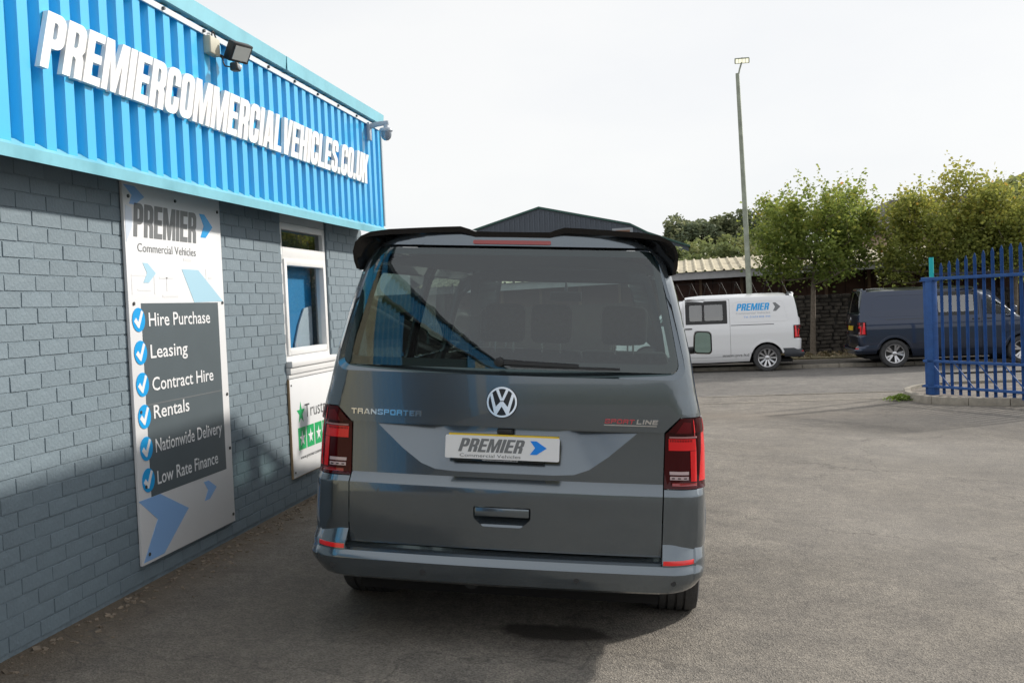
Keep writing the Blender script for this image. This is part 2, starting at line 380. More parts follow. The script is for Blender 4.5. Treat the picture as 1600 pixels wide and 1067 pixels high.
# ================================================================ GROUND
def smooth(t): t = max(0., min(1., t)); return t*t*(3-2*t)
GX = [(-3.2, .515), (-2.95, .515), (-1.7, .395), (-.06, .285), (1.6, .18), (4., .05), (6., .0)]
def gz(x, y):
    if x < -3.2: b = .515
    elif x > 6: b = 0.
    else:
        for (a, p), (c, q) in zip(GX[:-1], GX[1:]):
            if a <= x <= c: b = p+(q-p)*(x-a)/(c-a); break
    return b*(1-smooth((y-12)/6.5))*(1-smooth((-y-30)/30))
def asphalt(name, col, dark, light, sc_big=.35, agg=85, rough=.9):
    m = bpy.data.materials.new(name); m.use_nodes = True; t = m.node_tree; n = t.nodes; l = t.links
    p = n['Principled BSDF']; p.inputs['Roughness'].default_value = rough; p.inputs['Specular IOR Level'].default_value = .25
    g = n.new('ShaderNodeNewGeometry')
    def noise(s, d, r=.6, dis=0.):
        a = n.new('ShaderNodeTexNoise'); a.inputs['Scale'].default_value = s; a.inputs['Detail'].default_value = d
        a.inputs['Roughness'].default_value = r; a.inputs['Distortion'].default_value = dis
        l.new(g.outputs['Position'], a.inputs['Vector']); return a.outputs[0]
    def ramp(i, a, b, c0, c1):
        r = n.new('ShaderNodeValToRGB'); e = r.color_ramp.elements; e[0].position = a; e[1].position = b
        e[0].color = (*c0, 1); e[1].color = (*c1, 1); l.new(i, r.inputs[0]); return r.outputs[0]
    def mul(a, b):
        k = n.new('ShaderNodeMix'); k.data_type = 'RGBA'; k.blend_type = 'MULTIPLY'; k.inputs[0].default_value = 1
        l.new(a, k.inputs[6]); l.new(b, k.inputs[7]); return k.outputs[2]
    base = ramp(noise(sc_big, 5, .55, .4), .35, .66, dark, light)
    vo = n.new('ShaderNodeTexVoronoi'); vo.inputs['Scale'].default_value = agg; l.new(g.outputs['Position'], vo.inputs['Vector'])
    bw = n.new('ShaderNodeRGBToBW'); l.new(vo.outputs['Color'], bw.inputs[0])
    speck = ramp(bw.outputs[0], .15, .85, (.68, .68, .68), (1.34, 1.33, 1.30))
    mid = ramp(noise(14, 4), .3, .7, (.86, .86, .86), (1.13, 1.12, 1.10))
    mid2 = ramp(noise(2.3, 5, .7), .36, .68, (.80, .80, .81), (1.13, 1.12, 1.10))
    c = mul(mul(mul(base, speck), mid), mid2)
    l.new(c, p.inputs['Base Color'])
    bu = n.new('ShaderNodeBump'); bu.inputs['Strength'].default_value = .75; bu.inputs['Distance'].default_value = .006
    l.new(vo.outputs['Distance'], bu.inputs['Height'])
    l.new(bu.outputs[0], p.inputs['Normal']); MATS[name] = m; return m, c, p, n, l, g
M_YARD, yc, yp, yn, yl, yg = asphalt('yard_asphalt', None, (.172, .159, .143), (.232, .216, .197), agg=120)
# oil and damp stains with a place of their own, soil along the wall foot
def spot(prev, cx, cy, rx, ry, col, soft=.35, amt=.75):
    mp = yn.new('ShaderNodeMapping'); mp.vector_type = 'TEXTURE'; mp.inputs['Location'].default_value = (cx, cy, .3)
    mp.inputs['Scale'].default_value = (rx, ry, 9); yl.new(yg.outputs['Position'], mp.inputs[0])
    nz = yn.new('ShaderNodeTexNoise'); nz.inputs['Scale'].default_value = 7; nz.inputs['Detail'].default_value = 4
    yl.new(yg.outputs['Position'], nz.inputs['Vector'])
    ln = yn.new('ShaderNodeVectorMath'); ln.operation = 'LENGTH'; yl.new(mp.outputs[0], ln.inputs[0])
    ad = yn.new('ShaderNodeMath'); ad.operation = 'MULTIPLY_ADD'; ad.inputs[1].default_value = .9; yl.new(nz.outputs[0], ad.inputs[0]); yl.new(ln.outputs['Value'], ad.inputs[2])
    mr = yn.new('ShaderNodeMapRange'); mr.inputs[1].default_value = 1.45+soft; mr.inputs[2].default_value = 1.45-soft
    mr.inputs[4].default_value = amt; yl.new(ad.outputs[0], mr.inputs[0])
    k = yn.new('ShaderNodeMix'); k.data_type = 'RGBA'; yl.new(mr.outputs[0], k.inputs[0]); yl.new(prev, k.inputs[6]); k.inputs[7].default_value = (*col, 1)
    return k.outputs[2]
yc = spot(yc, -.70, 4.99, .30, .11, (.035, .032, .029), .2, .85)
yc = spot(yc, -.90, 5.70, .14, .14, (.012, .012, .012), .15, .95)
yc = spot(yc, -2.98, 7, .28, 9, (.13, .095, .060), .6, .7)
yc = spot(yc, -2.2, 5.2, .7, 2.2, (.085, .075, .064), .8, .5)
yc = spot(yc, 2.6, 12.0, 1.1, 1.4, (.25, .24, .225), .9, .35)
yc = spot(yc, 4.0, 14.5, 2.2, 1.0, (.085, .08, .075), .8, .5)
yc = spot(yc, 4.6, 15.9, 2.6, .9, (.105, .10, .095), .6, .6)
yc = spot(yc, 1.6, 8.2, .8, 1.3, (.26, .245, .225), 1.0, .3)
yc = spot(yc, 3.2, 9.5, .5, 2.6, (.12, .112, .104), .9, .3)
yc = spot(yc, .9, 16.5, 1.8, .7, (.20, .17, .14), .8, .45)
vc = yn.new('ShaderNodeTexVoronoi'); vc.feature = 'DISTANCE_TO_EDGE'; vc.inputs['Scale'].default_value = .33
wn = yn.new('ShaderNodeTexNoise'); wn.inputs['Scale'].default_value = 1.6; wn.inputs['Detail'].default_value = 6; yl.new(yg.outputs['Position'], wn.inputs['Vector'])
va = yn.new('ShaderNodeVectorMath'); va.operation = 'MULTIPLY_ADD'; va.inputs[1].default_value = (1.3, 1.3, 0); yl.new(wn.outputs['Color'], va.inputs[0]); yl.new(yg.outputs['Position'], va.inputs[2])
yl.new(va.outputs[0], vc.inputs['Vector'])
cm = yn.new('ShaderNodeMapRange'); cm.inputs[1].default_value = .0; cm.inputs[2].default_value = .0045; cm.inputs[3].default_value = .55; cm.inputs[4].default_value = 0; yl.new(vc.outputs['Distance'], cm.inputs[0])
ck = yn.new('ShaderNodeMix'); ck.data_type = 'RGBA'; yl.new(cm.outputs[0], ck.inputs[0]); yl.new(yc, ck.inputs[6]); ck.inputs[7].default_value = (.07, .065, .06, 1); yc = ck.outputs[2]
yl.new(yc, yp.inputs['Base Color'])
M_ROAD, *_ = asphalt('road_asphalt', None, (.165, .158, .152), (.20, .193, .185), .25, 130)
M_PAVE, *_ = asphalt('pavement_asphalt', None, (.10, .092, .085), (.13, .12, .11), .5, 60)
M_DIRT, *_ = asphalt('verge_soil', None, (.10, .085, .05), (.17, .15, .095), 1.2, 30)
M_GRAVEL, *_ = asphalt('island_gravel', None, (.16, .14, .125), (.24, .215, .19), 1.2, 40)
M_GRASSG, *_ = asphalt('hill_grass', None, (.05, .065, .025), (.11, .10, .045), .08, 3)
def axis_lines(lo, hi, fine_lo, fine_hi, df, dc):
    out = [lo]; x = lo
    while x < hi-1e-6:
        step = df if fine_lo-1e-6 <= x < fine_hi else dc
        if x < fine_lo: step = min(dc, fine_lo-x)
        x = min(hi, x+step); out.append(x)
    return out
xs = axis_lines(-400, 400, -3.6, 6.4, .2, 40); ys = axis_lines(-400, 420, -8, 20, .5, 40)
v = [(x, y, gz(x, y)+(.006*math.sin(x*2.1+y*1.3)*math.sin(y*1.7-x) if -2.6 < x < 6 and y < 16 else 0)) for y in ys for x in xs]; nx = len(xs)
f = [(j*nx+i, j*nx+i+1, (j+1)*nx+i+1, (j+1)*nx+i) for j in range(len(ys)-1) for i in range(nx-1)]
tag(MB().add(v, f).build('yard_ground', M_YARD), kind='structure')
MB_ = MB(); MB_.add([(-60, 19.9, .004), (3.6, 20.33, .004), (60, 22.9, .004), (60, 30.3, .004), (-60, 24.6, .004)], [(0, 1, 2, 3, 4)])
tag(MB_.build('road', M_ROAD), kind='structure')
def strip(name, a, b, w, z, m, th=.0):
    a = Vector(a); b = Vector(b); d = (b-a).normalized(); n_ = Vector((-d.y, d.x))*w/2
    return tag(MB().add([(*(a-n_), z), (*(b-n_), z), (*(b+n_), z), (*(a+n_), z)], [(0, 1, 2, 3)]).build(name, m, sharp=None), kind='structure')
M_LINE = mat('worn_line', (.34, .31, .25), .9, nscale=20, namt=.3, stain=((.19, .17, .15), 6., .45, .6))
strip('edge_line', (-8, 19.85), (4.35, 20.4), .055, .009, M_LINE)
strip('joint_line', (-8, 18.35), (3.75, 19.15), .045, .010, M_LINE)
strip('worn_centre_line', (-5, 23.6), (5.5, 24.3), .05, .008, mat('worn_line_faint', (.22, .215, .21), .9, nscale=12, namt=.2))
# far pavement with kerb, verge
def slab(name, x0, x1, y0, y1, z0, z1, m, sl=.045):
    mb = MB(); mb.add([(x0, y0+sl*x0, z0), (x1, y0+sl*x1, z0), (x1, y1+sl*x1, z0), (x0, y1+sl*x0, z0),
                       (x0, y0+sl*x0, z1), (x1, y0+sl*x1, z1), (x1, y1+sl*x1, z1), (x0, y1+sl*x0, z1)],
                      [(3,2,1,0),(4,5,6,7),(0,1,5,4),(1,2,6,5),(2,3,7,6),(3,0,4,7)])
    return tag(mb.build(name, m, bevel=.01), kind='structure')
slab('pavement', -60, 60, 27.32, 29.5, -.05, .085, M_PAVE, .0)
slab('verge', -60, 60, 29.5, 31.75, -.05, .13, M_DIRT, .0)
fk = tag(bpy.data.objects.new('far_kerb', None), kind='structure'); COL.objects.link(fk)
kme = MB().box((0, 27.20, -.05), (.905, 27.316, .10)).mesh('kerb_stone', bevel=.012)
for i in range(30):
    o = link_mesh('kerb_stone', kme, M_KERB, fk, 35 if i == 0 else None); o.location.x = -8+i*.915

# ================================================================ BUILDING
WX = -2.95
showroom = thing('showroom_building', 'dealership building with blue ribbed cladding over a grey painted brick wall', 'building', (WX, 0, .53))
def wall_l(y, z, d=0.): return Vector((d, y, z-.53))              # local: d out from brick face
def wmap(x_out):                                                  # board coordinates (y,z,depth) in world of an object at origin
    return lambda a, b, d: Vector((x_out+d, a, b))
Y0, Y1 = 3.51, 9.27
MB().box((-6, 3.5, -.1), (-.004, 7.30, 2.205)).box((-6, 8.31, -.1), (-.004, Y1-.02, 2.205)).box((-6, 7.30, -.1), (-.004, 8.31, .985)) \
    .box((-6, 7.30, .985), (-.75, 8.31, 2.205)).build('wall_core', M_MORTAR, showroom)
# bricks in stretcher bond
def brick_mesh(seed, w=.2232, h=.0716):
    rnd = random.Random(seed); mb = MB()
    j = lambda s=.0012: rnd.uniform(-s, s)
    mb.add([(-.014, j(), j()), (-.014, w+j(), j()), (-.014, w+j(), h+j()), (-.014, j(), h+j()),
            (.0+j(.0008), .003+j(), .003+j()), (.0+j(.0008), w-.003+j(), .003+j()), (.0+j(.0008), w-.003+j(), h-.003+j()), (.0+j(.0008), .003+j(), h-.003+j())],
           [(4,5,6,7),(0,1,5,4),(1,2,6,5),(2,3,7,6),(3,0,4,7)])
    me = mb.mesh('brick'); me.materials.append(M_BRICK); return me
BM = [brick_mesh(i) for i in range(6)]; BH = [brick_mesh(20+i, .104) for i in range(3)]
def blocked(y, z):
    return (5.10 < y and y+.22 < 6.22 and .68 < z < 2.75) or (7.30-.1 < y and y+.22 < 8.33+.05 and z > 1.46) or (7.30 < y and y+.22 < 8.35 and .74 < z)
cells = []
for r in range(30):
    z = .534+r*.0752; off = .149 if r % 2 else .037
    y = 3.5+off-.225
    while y < Y1-.02:
        y2 = y+.216; a = max(y, 3.5); b = min(y2, Y1)
        if z > 1.49 and b > 7.295 and a < 8.315:                # window opening
            if a < 7.295-.06: cells.append((a, 7.295, z))
            if b > 8.315+.06: cells.append((8.315, b, z))
        elif b-a > .05 and not blocked(a, z): cells.append((a, b, z))
        y += .225
near = sorted([c for c in cells if c[0] > 3.62 and c[1]-c[0] > .2], key=lambda c: c[0]+abs(c[2]-1.9)*.15)[:300]
ns = set(near)
for (a, b, z) in near:
    o = bpy.data.objects.new('brick', random.choice(BM)); COL.objects.link(o); o.parent = showroom
    o.location = (random.uniform(-.0012, .0015), a-.002+random.uniform(-.001, .001), z-.53+random.uniform(-.001, .001))
    o.rotation_euler = (random.uniform(-.002, .002), random.uniform(-.003, .003), random.uniform(-.003, .003))
mb = MB()
for (a, b, z) in cells:
    if (a, b, z) in ns: continue
    d = random.uniform(-.001, .0015); q = z-.53; b += .006
    mb.add([(-.014,a,q),(-.014,b,q),(-.014,b,q+.0715),(-.014,a,q+.0715),(d,a+.002,q+.003),(d,b-.002,q+.003),(d,b-.002,q+.0685),(d,a+.002,q+.0685)],
           [(4,5,6,7),(0,1,5,4),(1,2,6,5),(2,3,7,6),(3,0,4,7)])
o = mb.build('brickwork', M_BRICK, showroom, sharp=None); o['kind'] = 'stuff'
# cladding: trapezoid ribs (crest, web, valley, web)
def ribs(name, m, p0, dirv, out, length, z0, z1, parent, pitch=.158, depth=.044, phase=0.):
    p0 = Vector(p0); d = Vector(dirv); o_ = Vector(out); s = 0-phase; prof = []
    while s < length+pitch:
        for q, k in ((0, 0), (.072, 0), (.084, 1), (.142, 1), (.158, 0)):
            if q < .158: prof.append((s+q, k))
        s += pitch
    prof = [(min(max(a, 0), length), k) for a, k in prof]
    P = []
    for a, k in prof: P += [p0+d*a-o_*depth*k+Vector((0, 0, z0)), p0+d*a-o_*depth*k+Vector((0, 0, z1))]
    fs = [(2*i, 2*i+2, 2*i+3, 2*i+1) for i in range(len(prof)-1) if prof[i+1][0]-prof[i][0] > 1e-5]
    mb = MB().add(P, fs); me = bpy.data.meshes.new(name); me.from_pydata(mb.v, [], mb.f)
    return link_mesh(name, me, m, parent, None)
O = .23                                                           # cladding stands this far out of the brick face
ribs('cladding', M_BLUE, (O, 3.51, 0), (0, 1, 0), (1, 0, 0), Y1-3.53, 2.185, 3.13, showroom, phase=.02)
MB().box((-6, Y0, 2.216), (O-.045, Y1-.03, 3.12)).build('cladding_backing', M_INTER, showroom)
# drip trim, underside closed
MB().add([(O+.02, Y0, 2.122), (O+.025, Y0, 2.175), (O-.03, Y0, 2.215), (O-.05, Y0, 2.215), (O+.012, Y0, 2.122),
          (O+.02, Y1, 2.122), (O+.025, Y1, 2.175), (O-.03, Y1, 2.215), (O-.05, Y1, 2.215), (O+.012, Y1, 2.122)],
         [(0,1,6,5),(1,2,7,6),(2,3,8,7),(3,4,9,8),(4,0,5,9),(0,4,3,2,1),(5,6,7,8,9)]).build('drip_trim', M_TRIM, showroom)
MB().box((-.3, Y0, 2.206), (O-.052, Y1-.03, 2.214)).build('soffit', mat('soffit_dark', (.05, .055, .06), .9), showroom)
# parapet capping with a pale fixing strip below
MB().add([(O+.035, Y0, 3.140), (O+.042, Y0, 3.232), (O-.02, Y0, 3.250), (-.4, Y0, 3.250), (-.4, Y0, 3.140),
          (O+.035, Y1, 3.140), (O+.042, Y1, 3.232), (O-.02, Y1, 3.250), (-.4, Y1, 3.250), (-.4, Y1, 3.140)],
         [(0,1,6,5),(1,2,7,6),(2,3,8,7),(3,4,9,8),(4,0,5,9),(0,4,3,2,1),(5,6,7,8,9)]).build('parapet_capping', M_TRIM, showroom)
MB().box((O+.001, Y0, 3.085), (O+.012, Y1-.05, 3.118)).build('fixing_strip', mat('strip_pale', (.62, .66, .70), .5), showroom)
bolt = MB().cyl((O+.012, 0, 3.102), (O+.024, 0, 3.102), .010, n=8).mesh('bolt'); bolt.materials.append(M_SCREW)
for i in range(12):
    o = bpy.data.objects.new('bolt', bolt); COL.objects.link(o); o.parent = showroom; o.location.y = 9.0-i*.474
for yj in (6.9, 4.2):
    MB().box((O+.0425, yj, 3.138), (O+.045, yj+.05, 3.232)).build('capping_joint', M_TRIM, showroom)
MB().box((O-.06, Y1-.019, 2.21), (O+.012, Y1+.012, 3.11)).build('corner_flashing', mat('flashing_grey', (.36, .42, .46), .5), showroom)
# window
win = MB()
wz = lambda z: z-.53
fw = .055
yA, yB = 7.315, 8.305
def frame(mb, y0, y1, z0, z1, w, x0, x1):
    mb.box((x0, y0, z0), (x1, y0+w, z1)).box((x0, y1-w, z0), (x1, y1, z1)).box((x0, y0+w, z0), (x1, y1-w, z0+w)).box((x0, y0+w, z1-w), (x1, y1-w, z1))
frame(win, yA, yB, wz(1.60), wz(2.655), .05, -.09, -.018)
MB().box((-.09, yA, wz(2.657)), (-.02, yB, wz(2.732))).build('window_head', mat('head_grey', (.45, .46, .47), .6), showroom)
win.box((-.088, yA+.05, wz(2.375)), (-.016, yB-.05, wz(2.47)))
wo = win.build('window_frame', M_WHITE, showroom, bevel=.004)
s = MB(); frame(s, yA+.045, yB-.045, wz(1.645), wz(2.38), .05, -.075, -.004)
s.build('casement', M_WHITE, wo, bevel=.005)
MG_WIN = glass_mat('window_glass', (.80, .88, .90), 1.45)
MB().add([(-.046, yA+.09, wz(1.69)), (-.046, yB-.09, wz(1.69)), (-.046, yB-.09, wz(2.335)), (-.046, yA+.09, wz(2.335))], [(0,1,2,3)]).build('pane', MG_WIN, wo)
MB().add([(-.052, yA+.045, wz(2.465)), (-.052, yB-.045, wz(2.465)), (-.052, yB-.045, wz(2.61)), (-.052, yA+.045, wz(2.61))], [(0,1,2,3)]).build('pane', glass_mat('top_light_glass', (.25, .28, .26), 1.75), wo)
MB().box((-.09, yA-.02, wz(1.555)), (.045, yB+.02, wz(1.602))).build('window_sill', M_WHITE, showroom, bevel=.006)
MB().box((-.09, yA-.03, wz(1.470)), (.018, yB+.03, wz(1.50))).box((-.09, yA-.02, wz(1.503)), (.03, yB+.02, wz(1.553))).build('sill_board', M_WHITE, showroom, bevel=.005)
MB().box((-.16, yA+.06, wz(1.6)), (-.14, yB-.05, wz(2.62))).build('window_blind', mat('blind_blue', (.005, .20, .44), .6, nscale=2, namt=.1), showroom)
MB().prism([(7.78, 1.60), (8.20, 1.60), (8.20, 2.02), (8.03, 2.00), (7.90, 1.87), (7.80, 1.72)], lambda a, b, d: Vector((d, a, b-.53)), -.136, -.12) \
    .build('pane_reflection', mat('reflection_grey', (.40, .42, .47), .6), showroom, bevel=.006)  # grey cut-out standing in for a reflection in the window glass
st = flat('window_sticker', [[(7.415, 1.70), (7.475, 1.70), (7.475, 1.86), (7.415, 1.86)]], lambda a, b, d: Vector((-.045+d, a, b-.53)), mat('sticker_pale', (.45, .62, .62), .5), showroom)
flat('sticker_band', [[(7.415, 1.715), (7.475, 1.715), (7.475, 1.745), (7.415, 1.745)]], lambda a, b, d: Vector((-.043+d, a, b-.53)), M_GREEN, st)
# the part of the front beside and behind the photographer (seen in the van's glass): ribbed bays and a dark vehicle door
M_BAYB = mat('bay_blue_shaded', (.012, .20, .42), .4)  # darker copy of the cladding blue, with shade put into the colour
M_BEIGEC = mat('beige_cladding', (.40, .36, .26), .5)
tall = [(M_BEIGEC, 1.5, 2.0), (M_BAYB, .35, 1.14), (M_BAYB, -6.2, 1.2), (M_BEIGEC, -8.2, 2.0), (M_BAYB, -16, 7.8)]
for m_, y_, l_ in tall: ribs('bay_cladding', m_, (O+.01, y_, 0), (0, 1, 0), (1, 0, 0), l_, -.02, 3.07, showroom, pitch=.2)
ribs('bay_cladding', M_BAYB, (O+.03, -16, 0), (0, 1, 0), (1, 0, 0), 19.5, 3.10, 3.66, showroom, pitch=.2)
MB().box((-6, -16, 3.66), (O+.08, 3.5, 3.76)).box((-.1, -16, 3.04), (O+.06, 3.5, 3.10)).build('bay_capping', M_GREYP, showroom)
MB().box((-6, -16, -.1), (O-.04, 3.49, 3.655)).build('vehicle_door', M_DARK, showroom)
# fascia lettering
sign = thing('fascia_lettering', 'white raised slanted capitals PREMIERCOMMERCIALVEHICLES.CO.UK along the blue cladding', 'sign', (WX+O, 4.06, 3.05))
for ch, cs in headline('PREMIERCOMMERCIALVEHICLES.CO.UK', 0, 4.735, .020, .280, .33, gap=.045, w=.50, t=.20, h=.165):
    mb = MB(); mb.add(*contours_mesh(cs, lambda a, b, d: Vector((d, a, b)), .003, .028))
    link_mesh('letter', mb.mesh('letter'), M_LETTER, sign, 30)

# large services board
board = thing('services_board', 'tall white company board listing hire purchase, leasing and rentals with blue ticks', 'sign', (WX, 5.10, .63))
bmap = lambda a, b, d: Vector((.022+d, a-5.10, b-.63))
SH = -.052                                                       # slight lean measured on the board
MB().box((.004, -.02, .0), (.022, 1.14, 2.100)).build('panel', M_BOARD, board, bevel=.002)
pb = flat('print_panel', [[(5.205, .985), (6.145, .985), (6.145, 2.052), (5.205, 2.052)]], bmap, M_PGREY, board)
flat('print_seam', [[(5.205, 1.488), (6.145, 1.488), (6.145, 1.494), (5.205, 1.494)]], bmap, M_PGREY2, board, .0016, .0024)
for wd, x1, zb in (('Hire Purchase', 6.02, 1.925), ('Leasing', 5.705, 1.747), ('Contract Hire', 6.025, 1.565), ('Rentals', 5.69, 1.41), ('Nationwide Delivery', 6.105, 1.222), ('Low Rate Finance', 6.03, 1.042)):
    text('lettering', wd, 5.275, x1, zb, zb+.078, bmap, M_PWHITE, board, .0035, bold=.010)
for i, z in enumerate((1.962, 1.783, 1.608, 1.432, 1.256, 1.082)):
    tk = flat('tick_disc', [arc(5.170+.002*i, z, .066, 0, 351, 26)], bmap, M_PBLUE, board, .0017, .0032)
    c = 5.170+.002*i
    flat('tick', [[(c-.052, z-.008), (c-.03, z+.012), (c-.008, z-.012), (c+.028, z+.052), (c+.048, z+.042), (c+.0, z-.046), (c-.012, z-.044)]], bmap, M_PWHITE, tk, .0033, .0042)
banner('logo_lettering', 'PREMIER', 5.165, 5.915, 2.415, 2.60, bmap, M_PGREY2, board, .13, gap=.05)
flat('logo_arrow', [chevron(5.955, 6.125, 2.455, 2.60)], bmap, M_PBLUE, board)
text('lettering', 'Commercial Vehicles', 5.20, 5.88, 2.335, 2.385, bmap, M_PGREY2, board)
flat('print_arrow', [chevron(5.245, 5.385, 2.165, 2.275)], bmap, M_PPALE, board)
flat('print_arrow', [[(5.69, 2.252), (5.90, 2.252), (6.22, 2.06), (5.83, 2.054)]], bmap, M_PPALE, board)
flat('print_arrow', [[(5.07, .984), (5.30, .984), (5.62, .84), (5.31, .645), (5.09, .645), (5.26, .85)]], bmap, M_PLILAC, board)
flat('print_arrow', [chevron(5.83, 5.995, .84, .955)], bmap, M_PLILAC, board)
flat('print_arrow', [[(5.09, 2.69), (5.20, 2.69), (5.30, 2.64), (5.20, 2.59), (5.14, 2.59), (5.17, 2.64)]], bmap, M_PLILAC, board)
flat('print_arrow', [[(5.09, 2.38), (5.16, 2.47), (5.16, 2.57), (5.10, 2.58), (5.09, 2.5)]], bmap, mat('print_faint_blue', (.62, .70, .82), .35), board)
for (a, b, w, h) in ((5.12, 2.20, .26, .012), (5.12, 2.10, .012, .1), (5.36, 2.10, .012, .1), (5.18, 2.12, .14, .01), (5.42, 2.19, .16, .012), (5.50, 2.12, .012, .08), (5.72, 2.3, .1, .02),
                     (5.74, 2.36, .08, .014), (6.0, 2.16, .01, .1), (6.03, 2.2, .05, .01), (6.03, 2.14, .05, .01), (5.45, 2.085, .18, .014)):
    flat('faint_print', [[(a, b), (a+w, b), (a+w, b+h), (a, b+h)]], bmap, M_GHOST, board, 0, .0012)
scm = MB().cyl((.021, 0, 0), (.028, 0, 0), .010, n=10).mesh('screw'); scm.materials.append(M_SCREW)
for (a, b) in ((.03, 2.0), (.55, 2.02), (1.10, 2.0), (.03, 1.42), (1.11, 1.42), (.04, .83), (1.11, .83), (.05, .42), (1.11, .48), (.05, .05), (1.11, .05)):
    o = bpy.data.objects.new('screw', scm); COL.objects.link(o); o.parent = board; o.location = (0, a, b)
# reviews board
rv = thing('reviews_board', 'small white board with a green star logo and green star boxes below the window', 'sign', (WX, 7.285, .72))
rmap = lambda a, b, d: Vector((.020+d, a-7.285, b-.72))
MB().box((.004, 0, 0), (.020, 1.05, .745)).build('panel', M_BOARD, rv, bevel=.002)
MB().box((.002, -.005, -.004), (.0185, 1.055, -.0005)).box((.002, -.006, -.003), (.0185, -.0005, .745)).build('panel_edge', mat('edge_tan', (.38, .27, .16), .6), rv)
flat('logo_star', [star(7.48, 1.195, .085, .088)], rmap, M_GREEN, rv)
text('lettering', 'Trustpilot', 7.565, 8.30, 1.150, 1.262, rmap, M_INK, rv, bold=-.005)
for i in range(5):
    y = 7.408+i*.178
    q = flat('star_box', [[(y, .915), (y+.158, .915), (y+.158, 1.085), (y, 1.085)]], rmap, M_GREEN, rv)
    flat('box_star', [star(y+.079, .997, .058, .062)], rmap, M_PWHITE, q, .0016, .003)
text('lettering', 'www.premiercommercialvehicles.co.uk', 7.435, 8.28, .842, .872, rmap, M_INK, rv)
for (a, b) in ((.025, .70), (.03, .04), (1.02, .70), (1.02, .04)):
    o = bpy.data.objects.new('screw', scm); COL.objects.link(o); o.parent = rv; o.location = (-.003, a, b); o.scale = (1, .7, .7)

# floodlight on the cladding
fl = thing('floodlight', 'black floodlight with sensor wired to a beige junction box high on the cladding', 'floodlight', (WX+O, 5.85, 3.56))
MB().box((.003, -.165, -.055), (.052, -.035, .05)).build('junction_box', M_BEIGE, fl, bevel=.010, seg=3)
rot = Matrix.Translation((.13, .05, -.012)) @ Matrix.Rotation(math.radians(-22), 4, 'Z') @ Matrix.Rotation(math.radians(30), 4, 'Y')
h = MB().box((-.032, -.078, -.058), (.022, .078, .058), rot).build('lamp_housing', M_BLACKP, fl, bevel=.007)
MB().box((.023, -.060, -.042), (.027, .060, .042), rot).build('lamp_glass', mat('flood_glass', (.46, .47, .45), .2, coat=.5), h)
for i in range(6): MB().box((-.044, -.065+i*.024, -.045), (-.033, -.059+i*.024, .045), rot).build('cooling_fin', M_BLACKP, h)
MB().tube([(.03, -.035, -.035), (.05, .0, -.045), (.10, .04, -.045)], .010).build('bracket', M_BLACKP, fl)
MB().box((.10, -.03, -.135), (.15, .03, -.085)).build('motion_sensor', M_BLACKP, fl, bevel=.010, seg=3)
MB().lathe([(0, .018), (.013, .011), (.018, 0)], n=14, c=(.15, .0, -.112), axis='X').build('sensor_lens', M_WHITE, fl)
MB().tube([(.03, -.10, .05), (.035, -.10, .085), (.03, -.07, .09), (.03, -.045, .06), (.03, -.03, .02)], .0045).build('cable', M_BLACKP, fl)
MB().tube([(.06, -.03, -.05), (.07, -.045, -.09), (.08, -.045, -.11), (.11, -.03, -.115)], .0045).build('cable', M_BLACKP, fl)
# security camera
cc = thing('security_camera', 'grey dome security camera on a wall bracket at the building corner', 'security camera', (WX+O, 8.86, 3.57))
M_CCTV = mat('cctv_grey', (.38, .43, .50), .4)
MB().box((.003, -.03, -.10), (.035, .03, .06)).build('wall_plate', M_CCTV, cc, bevel=.006)
MB().loft([[(.02, -.018, .0), (.02, .018, .0), (.02, .018, .045), (.02, -.018, .045)], [(.10, -.018, .02), (.10, .018, .02), (.10, .018, .06), (.10, -.018, .06)],
           [(.20, -.014, .03), (.20, .022, .03), (.20, .022, .065), (.20, -.014, .065)]]).build('arm', M_CCTV, cc, bevel=.005)
MB().lathe([(0, .035), (.02, .03), (.02, .005), (.052, -.002), (.060, -.015), (.060, -.028), (.052, -.030), (.052, -.036), (0, -.036)], n=24, c=(.175, .0, 0), axis='Z').build('camera_hood', M_CCTV, cc)
MB().lathe([(.049, -.037), (.047, -.068), (.038, -.092), (.02, -.108), (0, -.112)], n=24, c=(.175, .0, 0), axis='Z').build('camera_dome', mat('dome_smoke', (.20, .24, .30), .12, coat=1), cc)

# ================================================================ VANS
def itp(t, z):
    if z <= t[0][0]: return t[0][1]
    for (a, p), (b, q) in zip(t[:-1], t[1:]):
        if z <= b: return p+(q-p)*(z-a)/(b-a)
    return t[-1][1]
RZ = [(.2,.125),(.5,.112),(.62,.100),(.74,.094),(.785,.092),(.792,.094),(.835,.138),(1.0,.142),(1.081,.144),(1.0815,.112),(1.10,.112)]
_z, _y = 1.10, .112                                               # tailgate and glass lean forward more and more towards the top
while _z < 2.02:
    _s = .0+.03*smooth((_z-1.10)/.06)+.07*max(0, min(1, (_z-1.15)/.195))+.20*max(0, min(1, (_z-1.345)/.585))+.3*max(0, (_z-1.93)/.09)
    _z += .02; _y += _s*.02; RZ.append((round(_z, 3), _y))
HW = [(.24,.86),(.32,.905),(.45,.938),(.60,.946),(.80,.940),(1.0,.931),(1.10,.921),(1.17,.908),(1.25,.889),(1.42,.858),(1.55,.827),(1.70,.790),(1.80,.760),(1.86,.733),(1.90,.705),(1.95,.655),(2.02,.52)]
FZ = [(.24,4.70),(.32,4.84),(.45,4.90),(.60,4.90),(.75,4.87),(.90,4.81),(1.0,4.70),(1.06,4.56),(1.11,4.32),(1.16,4.08),(1.22,3.95),(1.40,3.74),(1.60,3.48),(1.80,3.18),(1.90,3.0),(1.95,2.85)]
Rc, Rf = .13, .30
def bow(x): return .035*min((x/.8)**2, 1.2)
